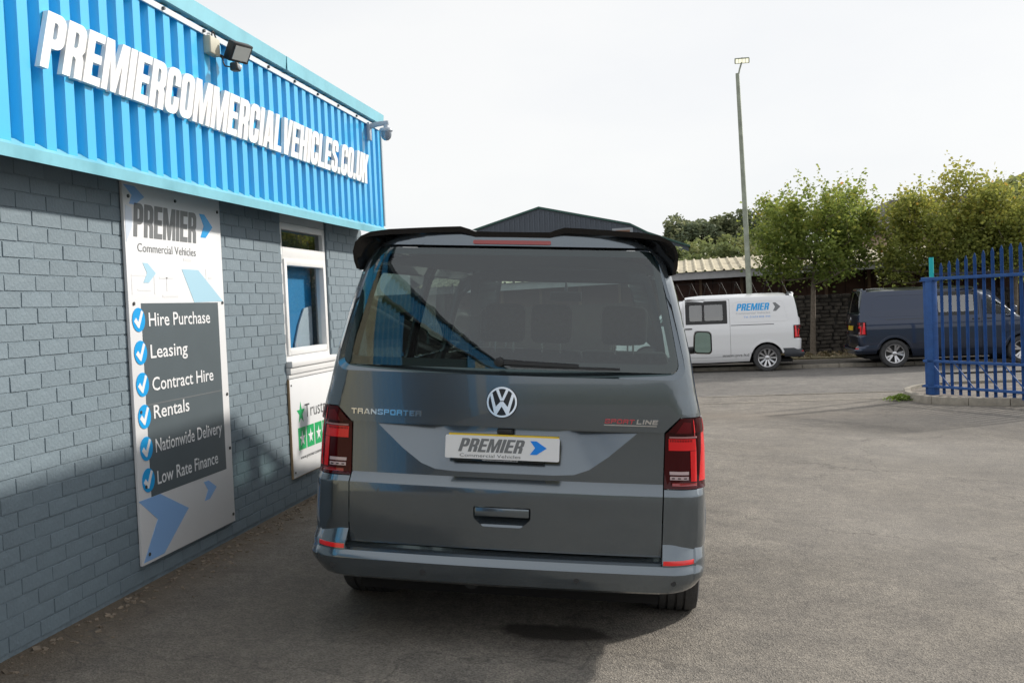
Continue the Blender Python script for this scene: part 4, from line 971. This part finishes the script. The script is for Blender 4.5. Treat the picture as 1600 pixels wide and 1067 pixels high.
    mb.build('headlining', mat('headlining', (.16, .16, .155), .9), van)
    return van, tg

def car_paint(name, col, metal, rough=.38):
    m = mat(name, col, rough, metal=metal, coat=1.)
    return m
P_GREY = car_paint('paint_indium_grey', (.138, .166, .192), .78, .20)
P_NAVY = car_paint('paint_navy', (.018, .030, .062), .7, .30)
P_WHITE = car_paint('paint_white', (.77, .78, .80), 0, .35)
van, tg = build_van('grey_van', 'dark metallic grey van seen from behind, parked beside the brick wall with its rear spoiler', (-.91, 4.576, .311), (.001, .065, .033), P_GREY, P_GREY, 'five', near=True, wz_=.365, flare=True)
# number plate and lettering of the near van
pyy = rear_y(0, 1.0)
pm = lambda a, b, d: Vector((a, .110-d+(b-.98)*.10, b))
bk = flat('number_plate', [[(-.262, .935), (.258, .935), (.258, 1.044), (-.262, 1.044)]], pm, M_YELLOW, tg, -.02, -.002)
flat('plate_backing', [[(-.25, .918), (.19, .918), (.19, .940), (-.25, .940)]], pm, M_GLOSSB, tg, -.018, -.004)
pf = flat('plate_cover', [roundpoly([(-.276, .930), (.262, .930), (.262, 1.037), (-.276, 1.037)], .008, 3)], pm, M_BOARD, tg, -.0015, .004)
X = lambda f_: -.276+f_*.538
banner('plate_lettering', 'PREMIER', X(.115), X(.705), .962, 1.024, pm, M_PGREY2, pf, .30, .0042, .0052, gap=.06)
text('plate_small_lettering', 'Commercial Vehicles', X(.13), X(.665), .938, .954, pm, M_PGREY2, pf, .0052)
flat('plate_arrow', [chevron(X(.745), X(.89), .959, 1.022)], pm, mat('print_arrow_blue', (.0, .24, .85), .35), pf, .0042, .0052)
text('plate_web_lettering', 'www.premiercommercialvehicles.co.uk', -.10, .07, .922, .929, pm, M_PWHITE, tg, .0)
MB().box((-.035, .125, 1.045), (.035, .165, 1.071)).build('plate_lamp', M_BLACKP, tg, bevel=.005)
def emblem(txt, x0, x1, z0, z1, mm, shear, **kw):
    for ch, cs in headline(txt, x0, x1, z0, z1, shear, **kw):
        mb = MB(); mb.add(*contours_mesh(cs, lambda a, b, d: rearm(a, b, -d), .0, .006)); link_mesh('emblem_letter', mb.mesh('emblem_letter'), mm, tg, 30)
emblem('TRANSPORTER', -.742, -.398, 1.117, 1.143, M_CHROME, 0, gap=.22, w=1.15, t=.26, h=.22)
emblem('SPORT', .466, .605, 1.117, 1.138, mat('emblem_red', (.60, .10, .12), .2, metal=.5), .2, gap=.22, w=1.2, t=.26, h=.22)
emblem('LINE', .612, .712, 1.117, 1.138, M_CHROME, .2, gap=.22, w=1.1, t=.26, h=.22)
flat('emblem_bar', [[(.464, 1.107), (.706, 1.107), (.706, 1.111), (.464, 1.111)]], lambda a, b, d: rearm(a, b, -d), M_CHROME, tg, 0, .004)

wv, wt = build_van('white_van', 'white panel van with blue company lettering on its side, parked across the road', (3.05, 27.52, 0), (0, 0, PI/2+.0), P_WHITE, M_GREYP, 'ten', spoiler=False, wz_=.345)
sml = lambda a, b, d: Vector((-(side_x(1.88-a, b)+d), 1.88-a, b))     # text reads front to rear on this side
banner('side_lettering', 'PREMIER', .16, 1.00, 1.555, 1.735, sml, M_PBLUE, wv, .22, .001, .003, gap=.06)
flat('side_arrow', [chevron(1.07, 1.26, 1.52, 1.735)], sml, M_PGREY2, wv, .001, .003)
text('side_lettering', 'Commercial Vehicles', .15, 1.0, 1.465, 1.52, sml, mat('print_soft_grey', (.42, .43, .46), .5), wv, .003)
text('side_lettering', 'Tel. 01634 808 444', .34, 1.0, 1.37, 1.42, sml, mat('print_soft_blue2', (.22, .42, .80), .5), wv, .003)
text('side_lettering', 'www.pvs.ltd', -.22, .44, .40, .475, sml, M_INK, wv, .003)
nv, ntg = build_van('navy_van', 'dark navy blue van parked across the road behind the blue gate', (4.13, 27.50, 0), (0, 0, -PI/2+.02), P_NAVY, P_NAVY, 'five', spoiler=False, wz_=.345)
flat('number_plate', [[(-.262, .935), (.258, .935), (.258, 1.048), (-.262, 1.048)]], pm, M_YELLOW, ntg, -.02, .004)

# ================================================================ STREET FURNITURE
lp = thing('street_lamp', 'tall thin galvanised street lamp rising behind the white van', 'street lamp', (1.84, 28.9, .08))
MB().cyl((0, 0, 0), (-.045, 0, 3.0), .085, .075, 14).cyl((-.045, 0, 3.0), (-.15, 0, 7.92), .072, .052, 14).build('pole', M_POLE, lp)
MB().tube([(-.13, 0, 7.85), (-.09, -.02, 8.02), (-.03, -.06, 8.2)], .022).build('arm', M_POLE, lp)
r4 = Matrix.Translation((-.02, -.06, 8.245)) @ Matrix.Rotation(math.radians(122), 4, 'X')
hd = MB().box((-.20, -.08, -.02), (.20, .08, .03), r4).build('lamp_head', M_POLE, lp, bevel=.02, seg=3)
me_ = mat('led_lens', (.75, .74, .60), .3); me_.node_tree.nodes['Principled BSDF'].inputs['Emission Color'].default_value = (1, .98, .75, 1); me_.node_tree.nodes['Principled BSDF'].inputs['Emission Strength'].default_value = .8
for i in range(4): MB().box((-.17+i*.088, -.055, .031), (-.094+i*.088, .055, .036), r4).build('lamp_lens', me_, hd)
MB().cyl((-.02, -.03, 8.28), (-.02, -.03, 8.33), .022).build('photocell', M_BLACKP, lp)

# kerbed island with gravel
isl_o = [(6.6, 20.95), (5.2, 20.9), (4.62, 20.7), (4.25, 20.3), (3.95, 19.75), (3.83, 19.1), (3.86, 18.5), (4.0, 18.08), (4.3, 17.78), (4.75, 17.55), (5.3, 17.42), (6.6, 17.25), (8.2, 17.1)]
isl = tag(bpy.data.objects.new('kerbed_island', None), kind='structure'); COL.objects.link(isl)
KH = .125
inner = [(p[0]+.10*math.cos(math.atan2(19.2-p[1], 6.3-p[0])), p[1]+.10*math.sin(math.atan2(19.2-p[1], 6.3-p[0]))) for p in isl_o]
mb = MB(); base = [(a, b, .075) for a, b in inner]; mb.add(base+[(8.2, 20.9, .075)], [tuple(range(len(base)+1))]); mb.build('gravel_bed', M_GRAVEL, isl)
# resample outline into stones
def resample(P, step):
    out = [Vector(P[0])]; acc = 0
    for a, b in zip(P[:-1], P[1:]):
        a = Vector(a); b = Vector(b); L_ = (b-a).length; t = step-acc
        while t <= L_: out.append(a+(b-a)*t/L_); t += step
        acc = L_-(t-step)
    return out
Q = resample(isl_o, .155); ctr = Vector((6.3, 19.2))
for k in range(0, len(Q)-4, 4):
    seg_ = Q[k:k+5]; rings = []
    for i, p in enumerate(seg_):
        q = p.copy()
        if i == 0: q += (seg_[1]-p)*.04
        if i == 4: q -= (p-seg_[3])*.04
        n2 = (ctr-q).normalized()*.105; g0 = gz(q.x, q.y)-.03; h_ = KH+random.uniform(-.003, .003)*0+.002
        rings.append([(q.x, q.y, g0), (q.x, q.y, h_-.02), (q.x+n2.x*.15, q.y+n2.y*.15, h_), (q.x+n2.x, q.y+n2.y, h_), (q.x+n2.x, q.y+n2.y, g0)])
    MB().loft(rings).build('kerb_stone', M_KERB, isl, sharp=40)

# palisade gate: folded back, arched pales, braced bottom
ga = Vector((4.235, 18.98)); gb = Vector((5.95, 16.45)); gd = (gb-ga); GL = gd.length; gd = gd.normalized()
ang = math.atan2(gd.y, gd.x)
gate = thing('palisade_gate', 'blue steel palisade gate with pointed pales and diagonal braces on the kerbed island', 'gate', (ga.x, ga.y, 0), (0, 0, ang))
MB().box((-.05, -.045, .02), (.045, .045, 2.13)).build('gate_post', M_GATE, gate, bevel=.006)
MB().box((.055, -.10, .07), (.20, .03, 2.08)).build('gate_post', M_GATE, gate, bevel=.006)
for z, h_ in ((2.10, .055), (.665, .045), (.225, .045)):
    MB().box((-.04, -.10, z-h_/2), (GL, -.05, z+h_/2)).build('rail', M_GATE, gate, bevel=.004)
k = 0; s_ = .36
while s_ < GL:
    top_ = 2.34+.26*smooth((s_)/1.9)
    z0 = .10
    w_ = .032
    mb = MB(); prof = [(-w_, 0), (-w_*.35, .016), (0, .0), (w_*.35, .016), (w_, 0)]
    rings = [[(s_+a, -.045+b, z) for a, b in prof]+[(s_+a, -.041+b+.004, z) for a, b in prof[::-1]] for z in (z0, top_-.07)]
    rings.append([(s_+a*.18, -.045+b*.4, top_) for a, b in prof]+[(s_+a*.18, -.041+b*.4+.004, top_) for a, b in prof[::-1]])
    mb.loft(rings); mb.build('pale', M_GATE, gate, sharp=30); k += 1; s_ += .176
for i in range(5):
    a = .14+i*.5
    if a+.45 < GL: MB().add([(a-.014, -.099, .65), (a+.014, -.099, .65), (a+.414, -.099, .24), (a+.386, -.099, .24), (a-.014, -.088, .65), (a+.014, -.088, .65), (a+.414, -.088, .24), (a+.386, -.088, .24)], [(0,1,2,3),(7,6,5,4),(0,4,5,1),(1,5,6,2),(2,6,7,3),(3,7,4,0)]).build('brace', M_GATE, gate)
MB().box((-.06, -.11, .205), (.24, .05, .235)).build('hinge', M_GATE, gate); MB().box((-.055, -.11, 2.06), (.22, .04, 2.085)).build('hinge', M_GATE, gate)
bf = thing('boundary_rail_fence', 'dark steel rails running right from a teal post behind the blue gate', 'fence', (4.53, 19.9, 0))
MB().cyl((0, 0, .02), (0, 0, 2.50), .042, n=16).build('post', M_TEAL, bf)
MB().box((.04, -.02, 2.165), (7, .02, 2.21)).build('rail', M_BLACKP, bf); MB().box((.04, -.02, .34), (7, .02, .375)).build('rail', M_BLACKP, bf)
for i in range(1, 3): MB().box((i*2.75-.04, .021, .02), (i*2.75+.04, .10, 2.30)).build('post', M_GATE, bf)
# weed
n_ = 900; a = RNG.uniform(0, 2*PI, n_); r_ = np.abs(RNG.normal(0, .11, n_)); pts = np.stack([3.70+r_*np.cos(a)*1.2, 18.75+r_*np.sin(a), .02+RNG.uniform(0, .10, n_)*(1-np.clip(r_/.35, 0, 1))], 1)
tag(leaves('weed_clump', pts, 0, .028, M_GRASS, None, RNG.uniform(0, 1, n_), .5), 'small bright green weed growing at the tip of the kerbed island', 'plant')
# stones and leaf litter on the verge and at the wall foot
n_ = 2600; px_ = RNG.uniform(-6, 14, n_); py_ = RNG.uniform(29.55, 31.7, n_)
pts = np.stack([px_, py_, np.full(n_, .14)+RNG.uniform(0, .05, n_)], 1)
tag(leaves('leaf_litter', pts, 0, .05, leaf_mat('litter', [(0, (.10, .09, .04)), (.5, (.20, .15, .08)), (1, (.32, .25, .17))], 0.), None, RNG.uniform(0, 1, n_)), kind='stuff')
mb = MB()
for i in range(420):
    y = random.uniform(3.6, 9.2); x = WX+.03+abs(random.gauss(0, .10)); s_ = random.uniform(.003, .010)*(1.7 if random.random() < .015 else 1); z = gz(x, y)
    mb.box((-s_, -s_*1.3, -s_*.5), (s_, s_*1.3, s_*.6), Matrix.Translation((x, y, z)) @ Matrix.Rotation(random.uniform(0, 3), 4, 'Z') @ Matrix.Rotation(random.uniform(-.4, .4), 4, 'X'))
tag(mb.build('wall_foot_grit', mat('grit', (.20, .16, .12), .95, nscale=12, namt=.6), sharp=None), kind='stuff')

# ================================================================ BACKGROUND
sw = thing('stone_wall', 'dark rubble stone boundary wall behind the parked vans', 'wall', (0, 31.9, 0))
MB().box((-9, 0, 0), (16, .35, 1.86)).build('wall_core', mat('mortar_dark', (.030, .027, .024), .95, nscale=5, namt=.4, bump=.5, bscale=20), sw)
sm_ = []
for i in range(8):
    rnd = random.Random(i); w_, h_ = .105, .052; b = MB()
    b.add([(rnd.uniform(-.02, .02)+x*w_, y, z*h_+rnd.uniform(-.012, .012)) for y in (-.055, .02) for x, z in ((-1, -1), (1, -1), (1, 1), (-1, 1))],
          [(3,2,1,0),(4,5,6,7),(0,1,5,4),(1,2,6,5),(2,3,7,6),(3,0,4,7)])
    me = b.mesh('stone', bevel=.02, seg=1); me.materials.append(M_STONE); sm_.append(me)
cnt = 0; stf = MB()
cand = []
for r in range(16):
    x = -2.0+random.uniform(0, .3)
    while x < 9.5:
        w_ = random.uniform(.6, 1.4); cand.append((x, r, w_)); x += .225*w_
vis = [c for c in cand if 2.9 < c[0] < 4.9]; vis = vis[:300]
for (x, r, w_) in cand:
    if (x, r, w_) in vis:
        o = bpy.data.objects.new('stone', random.choice(sm_)); COL.objects.link(o); o.parent = sw
        o.location = (x, -.0+random.uniform(-.02, .015), .09+r*.114+random.uniform(-.01, .01)); o.scale = (w_, 1, random.uniform(.85, 1.05)); o.rotation_euler = (0, random.uniform(-.05, .05), 0)
    else:
        z = .09+r*.114+random.uniform(-.01, .01); d = random.uniform(-.07, -.03)
        stf.box((x-.10*w_, d, z-.05), (x+.10*w_, .02, z+.05))
o = stf.build('rubble', M_STONE, sw); o['kind'] = 'stuff'

shed = thing('long_shed', 'low long shed with pale corrugated roof and brown boarded front behind the stone wall', 'shed', (0, 34, 0))
ribsz = MB(); x = -9.; pr = []
while x < 17:
    pr += [(x, 0), (x+.10, 0), (x+.13, .05), (x+.17, .05), (x+.20, 0)]; x += .30
P = []
for a, k in pr: P += [(a, -.15, 2.76+.014*a+k), (a, 4.2, 3.30+.014*a+k)]
me = bpy.data.meshes.new('roof_sheet'); me.from_pydata(P, [], [(2*i, 2*i+2, 2*i+3, 2*i+1) for i in range(len(pr)-1)])
link_mesh('roof_sheet', me, M_SHEDROOF, shed, None)
MB().add([(-9, -.05, 2.52-.126), (17, -.05, 2.52+.238), (17, -.05, 2.755+.238), (-9, -.05, 2.755-.126), (-9, .0, 2.52-.126), (17, .0, 2.52+.238), (17, .0, 2.755+.238), (-9, .0, 2.755-.126)],
         [(0,1,2,3),(7,6,5,4),(0,4,5,1),(1,5,6,2),(2,6,7,3),(3,7,4,0)]).build('fascia_board', M_FASCIA, shed)
for i in range(40):
    MB().box((-8+i*.60, .45, .2), (-8+i*.60+.585, .48+.012*(i % 2), 2.75)).build('board', M_BOARDB, shed)
for i in range(14): MB().box((-6.1+i*1.33, .30, .2), (-6.1+i*1.33+.09, .44, 2.6)).build('post', M_WOODP, shed)
MB().box((-9, .5, 0), (17, 4.1, 2.70)).build('shed_interior', M_DARK, shed)
rw = thing('razor_wire', 'zigzag wire brackets along the top of the wall under the shed eave', 'wire', (0, 32.3, 1.85))
mb = MB()
for i in range(9):
    x = -.6+i*.45; mb.tube([(x-.13, 0, .05), (x-.02, 0, .52), (x+.17, 0, .10)], .009, n=5).tube([(x-.10, .02, .48), (x+.05, .02, .30)], .006, n=4)
mb.tube([(-2, 0, .50), (4, 0, .52)], .006, n=4)
mb.build('wire_strand', M_WIRE, rw)

wh = thing('gabled_warehouse', 'dark grey gabled warehouse with green roof trim rising behind the van', 'warehouse', (-8.16, 60, 0))
gp = [(-8, 0), (8.6, 0), (8.6, 4.9), (6.3, 5.75), (5.3, 6.30), (0, 7.55), (-4.6, 6.25), (-8, 5.2)]
MB().prism(gp, lambda a, b, d: Vector((a, d, b)), 0, 20).build('wall', M_WARE, wh)
rbm = MB()
for i in range(54):
    x = -7.9+i*.30; zt = itp([(-8,5.2),(-4.6,6.25),(0,7.55),(5.3,6.3),(6.3,5.75),(8.6,4.9)], x)-.12; rbm.box((x, -.05, .1), (x+.10, -.002, zt))
rbm.build('cladding_rib', M_WARE, wh)
for (a, b), (c, e) in zip([(8.7,4.88),(6.3,5.78),(5.3,6.33),(0,7.58),(-4.6,6.28)], [(6.3,5.78),(5.3,6.33),(0,7.58),(-4.6,6.28),(-8.1,5.2)]):
    MB().prism([(a, b-.05), (a, b+.03), (c, e+.03), (c, e-.05)], lambda u, v_, d: Vector((u, d, v_)), -.12, -.055).build('verge_trim', M_WARET, wh)
    MB().prism([(a, b+.031), (a, b+.06), (c, e+.06), (c, e+.031)], lambda u, v_, d: Vector((u, d, v_)), -.12, 20.1).build('roof', mat('ware_roof', (.10, .13, .13), .7), wh)
wf = MB().box((4.25, -.06, 5.6), (5.45, -.003, 6.12)).build('window', mat('ware_win', (.30, .33, .36), .4), wh)
MB().box((4.45, -.08, 5.78), (5.28, -.061, 6.0)).build('pane', mat('ware_pane', (.20, .10, .06), .3), wf)
bh = thing('buff_house', 'buff walled house glimpsed between the roadside trees above the shed roof', 'house', (11.9, 52, 0))
MB().box((-2.4, 0, 0), (3.5, 6, 4.6)).build('wall', M_BUFF, bh)
MB().prism([(-2.7, 4.6), (3.8, 4.6), (3.0, 6.2), (-1.9, 6.2)], lambda a, b, d: Vector((a, d, b)), -.3, 6.3).build('roof', mat('slate', (.16, .15, .15), .8, nscale=3, namt=.2), bh)
w_ = MB().box((-1.2, -.04, 3.0), (-.4, -.003, 4.1)).build('window', M_WHITE, bh); MB().box((-1.12, -.06, 3.08), (-.48, -.041, 4.02)).build('pane', mat('house_pane', (.08, .09, .10), .1), w_)

# hills
def hillz(x, y):
    a = 3.6*smooth((y-62)/55)
    b = 11.5*math.exp(-((x-62)/26)**2-((y-165)/30)**2)+6*math.exp(-((x-20)/50)**2-((y-190)/40)**2)
    return a+b
hx = [-260+i*10 for i in range(53)]; hy = [60+i*8 for i in range(26)]
hv = [(x, y, hillz(x, y)-.3*(y < 61)) for y in hy for x in hx]; n_ = len(hx)
tag(MB().add(hv, [(j*n_+i, j*n_+i+1, (j+1)*n_+i+1, (j+1)*n_+i) for j in range(len(hy)-1) for i in range(n_-1)]).build('hillside', M_GRASSG, sharp=60), kind='structure')
hb_ = [(-120+i*12, -60-j*10, -.2+9*smooth(j/4)) for j in range(6) for i in range(21)]
tag(MB().add(hb_, [(j*21+i, j*21+i+1, (j+1)*21+i+1, (j+1)*21+i) for j in range(5) for i in range(20)]).build('added_rear_slope', M_GRASSG, sharp=60), kind='structure')  # unseen slope behind the camera, added to be mirrored in the van

def blob_crown(R_, H_, n, ncl, seed):
    g = np.random.default_rng(seed); c = g.normal(size=(ncl, 3)); c /= np.linalg.norm(c, axis=1)[:, None]; c *= g.uniform(.45, 1, (ncl, 1))**.5
    c[:, 2] = np.abs(c[:, 2])*1.0-.15; c *= np.array([R_, R_, H_])
    k = g.integers(0, ncl, n); d = g.normal(size=(n, 3)); d /= np.linalg.norm(d, axis=1)[:, None]
    p = c[k]+d*g.uniform(.6, 1, (n, 1))*R_*.30*g.uniform(.6, 1.3, ncl)[k][:, None]
    val = np.clip(.35+.25*g.normal(size=ncl)[k]+.15*g.normal(size=n), 0, 1)
    return p, val
def far_tree(name, label, x, y, z, R_, H_, th, m, seed, group, n=2600, ls=.19):
    t = thing(name, label, 'tree', (x, y, z), group=group)
    p, val = blob_crown(R_, H_, n, 26, seed); p[:, 2] += th
    leaves('crown', p, 0, ls, m, t, val)
    mb = MB().cyl((0, 0, -.3), (0, 0, th+H_*.5), .16, .07, 7)
    for i in range(5):
        a = i*1.3+seed; mb.cyl((0, 0, th*(.6+.08*i)), (math.cos(a)*R_*.7, math.sin(a)*R_*.7, th+H_*.5), .06, .02, 5)
    mb.build('trunk', M_TREE, t)
    return t
# treeline seen to the left of the lamp post: back row dark and airy, front row olive
far = [(-2.2,83,2.4,1.7,2.0,7),(-.8,84,3.0,1.8,2.2,1), (.6,85,3.4,2.0,2.4,2), (2.2,86,3.2,1.9,2.0,3), (3.6,84,3.3,2.0,2.4,4), (5.6,85,3.3,2.1,2.5,5), (7.4,86,3.1,2.0,2.5,6)]
for i, (x, y, th, R_, H_, sd_) in enumerate(far):
    far_tree('treeline_tree', ['smallest dark skyline tree, nearest the end of the van spoiler', 'second dark skyline tree counted from the van spoiler', 'third dark skyline tree from the van spoiler, before the taller crowns', 'dark skyline tree in the middle of the far treeline row', 'dark skyline tree just left of the street lamp pole', 'dark skyline tree behind the left edge of the first roadside tree', 'dark skyline tree hidden behind the first roadside tree crown'][i], x, y, hillz(x, y)+.3, R_*1.15, H_*1.3, th+.9, M_LEAFD, sd_, 'dark trees on the skyline', 3200, .19)
for i, (x, y, R_, H_) in enumerate([(-1.5, 63, 2.2, 2.3), (.8, 62, 2.1, 2.6), (3.2, 63, 2.1, 2.5), (5.2, 62, 2.0, 3.0), (-.4, 58, 1.7, 1.6), (2.2, 57, 1.7, 1.7)]):
    far_tree('olive_tree', ['olive tree beside the van spoiler end, above the left end of the shed roof', 'second olive tree from the left above the shed roof', 'third olive tree from the left above the shed roof', 'olive tree behind the street lamp pole above the shed roof', 'low olive bush in front of the first two olive trees', 'low olive bush in front of the third olive tree, left of the lamp'][i], x, y, hillz(x, y), R_, H_+.4, 3.0, M_LEAFM, 20+i, 'olive trees above the shed roof', 2800, .15)
for i, (x, y) in enumerate([(-19.2, 86), (-17.6, 87), (-15.9, 85)]):
    far_tree('skyline_tree', ['leftmost small dark tree over the van spoiler', 'middle small dark tree over the van spoiler left of the gable', 'small dark tree over the spoiler touching the warehouse gable'][i], x, y, hillz(x, y), 1.5, 1.7, 4.1, M_LEAFD, 40+i, 'trees left of the warehouse gable', 1600, .16)
for i, (x, y) in enumerate([(11.5, 70), (22, 73)]):
    far_tree('background_tree', ['dark tree in the gap between the green and yellowing roadside trees', 'dark tree behind the rightmost yellowing roadside tree'][i], x, y, hillz(x, y), 2.6, 2.8, 3.2, M_LEAFD, 60+i, 'trees behind the roadside trees', 2400, .2)
# hill scrub far right
g = np.random.default_rng(3); n_ = 14000; px_ = g.uniform(30, 95, n_); py_ = g.uniform(128, 170, n_)
pz_ = np.array([hillz(a, b) for a, b in zip(px_, py_)])+g.uniform(0, 2.2, n_)
tag(leaves('hill_woodland', np.stack([px_, py_, pz_], 1), 0, .7, M_LEAFM, None, np.clip(.5+.3*np.sin(px_*.8)*np.sin(py_*.5)+.2*g.normal(size=n_), 0, 1)), kind='stuff')

def road_tree(name, label, x, y, z, H0, cx, RX, RY, Zlo, Ztop, m, seed, nlf=15000, group=None, trunk_r=.085):
    """roadside tree: trunk with limbs, upright shoots carrying leaves"""
    g = np.random.default_rng(seed); t = thing(name, label, 'tree', (x, y, z), group=group)
    mb = MB(); hub = Vector((cx*.25, 0, H0)); mb.cyl((0, 0, -.1), (0, 0, .12), trunk_r*1.5, trunk_r*1.05, 12); mb.cyl((0, 0, .12), hub, trunk_r*1.05, trunk_r*.75, 12)
    leader = Vector((cx, 0, (Zlo+Ztop)*.55)); mb.cyl(hub, leader, trunk_r*.75, trunk_r*.3, 9)
    P = []; V = []; limbs = []
    for i in range(15):
        a = i*2.4+seed; tt = (i+.5)/15; st = hub.lerp(leader, tt*.85)
        rr_ = g.uniform(.75, 1.0); e = Vector((cx+math.cos(a)*RX*rr_, math.sin(a)*RY*rr_, Zlo+(Ztop-Zlo)*(.12+.62*tt+g.uniform(-.08, .08))))
        mid = st.lerp(e, .5)+Vector((0, 0, -.10*(e-st).length*.4))
        mb.cyl(st, mid, trunk_r*.42, trunk_r*.25, 6).cyl(mid, e, trunk_r*.25, trunk_r*.1, 5); limbs.append((st, mid, e))
        for j in range(3):
            s0 = mid.lerp(e, g.uniform(0, 1)); e2 = s0+Vector((g.normal()*.35, g.normal()*.35, g.uniform(.25, .75))); mb.cyl(s0, e2, .014, .006, 4); limbs.append((s0, s0.lerp(e2, .5), e2))
    mb.build('trunk', M_TREE, t)
    shoots = []
    for (a, b, c) in limbs:
        for j in range(7):
            q = b.lerp(c, g.uniform(-.3, 1.05)); L_ = g.uniform(.25, .75)
            dirv = Vector((g.normal()*.45, g.normal()*.45, g.uniform(.2, 1.2))).normalized(); shoots.append((q, q+dirv*L_, g.uniform(.08, .2)))
    # tall thin top shoots
    for j in range(16):
        a = g.uniform(0, 2*PI); r_ = g.uniform(.1, .85)
        b = Vector((cx+math.cos(a)*RX*r_, math.sin(a)*RY*r_, Ztop-.75-.5*r_**2+g.uniform(-.2, .1))); shoots.append((b, b+Vector((g.normal()*.12, 0, g.uniform(.45, .95))), .055))
    wts = np.array([.35+(b-a).length*(s > .06)+.25*(s <= .06) for a, b, s in shoots]); wts /= wts.sum()
    k = g.choice(len(shoots), nlf, p=wts); A = np.array([s[0] for s in shoots])[k]; B = np.array([s[1] for s in shoots])[k]; W_ = np.array([s[2] for s in shoots])[k]
    P = A+(B-A)*g.uniform(0, 1, (nlf, 1))+g.normal(size=(nlf, 3))*W_[:, None]
    n3 = nlf//7; d = g.normal(size=(n3, 3)); d /= np.linalg.norm(d, axis=1)[:, None]; d *= g.uniform(.3, 1, (n3, 1))**.5
    cz = (Zlo+Ztop)*.47; P2 = d*np.array([RX*.85, RY*.85, (Ztop-Zlo)*.38])+np.array([cx, 0, cz])
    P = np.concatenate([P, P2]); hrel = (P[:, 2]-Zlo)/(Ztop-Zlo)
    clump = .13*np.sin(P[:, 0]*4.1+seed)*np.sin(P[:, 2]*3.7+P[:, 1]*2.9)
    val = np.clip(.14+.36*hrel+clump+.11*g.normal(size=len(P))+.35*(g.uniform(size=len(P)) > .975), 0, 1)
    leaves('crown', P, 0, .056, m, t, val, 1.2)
    return t
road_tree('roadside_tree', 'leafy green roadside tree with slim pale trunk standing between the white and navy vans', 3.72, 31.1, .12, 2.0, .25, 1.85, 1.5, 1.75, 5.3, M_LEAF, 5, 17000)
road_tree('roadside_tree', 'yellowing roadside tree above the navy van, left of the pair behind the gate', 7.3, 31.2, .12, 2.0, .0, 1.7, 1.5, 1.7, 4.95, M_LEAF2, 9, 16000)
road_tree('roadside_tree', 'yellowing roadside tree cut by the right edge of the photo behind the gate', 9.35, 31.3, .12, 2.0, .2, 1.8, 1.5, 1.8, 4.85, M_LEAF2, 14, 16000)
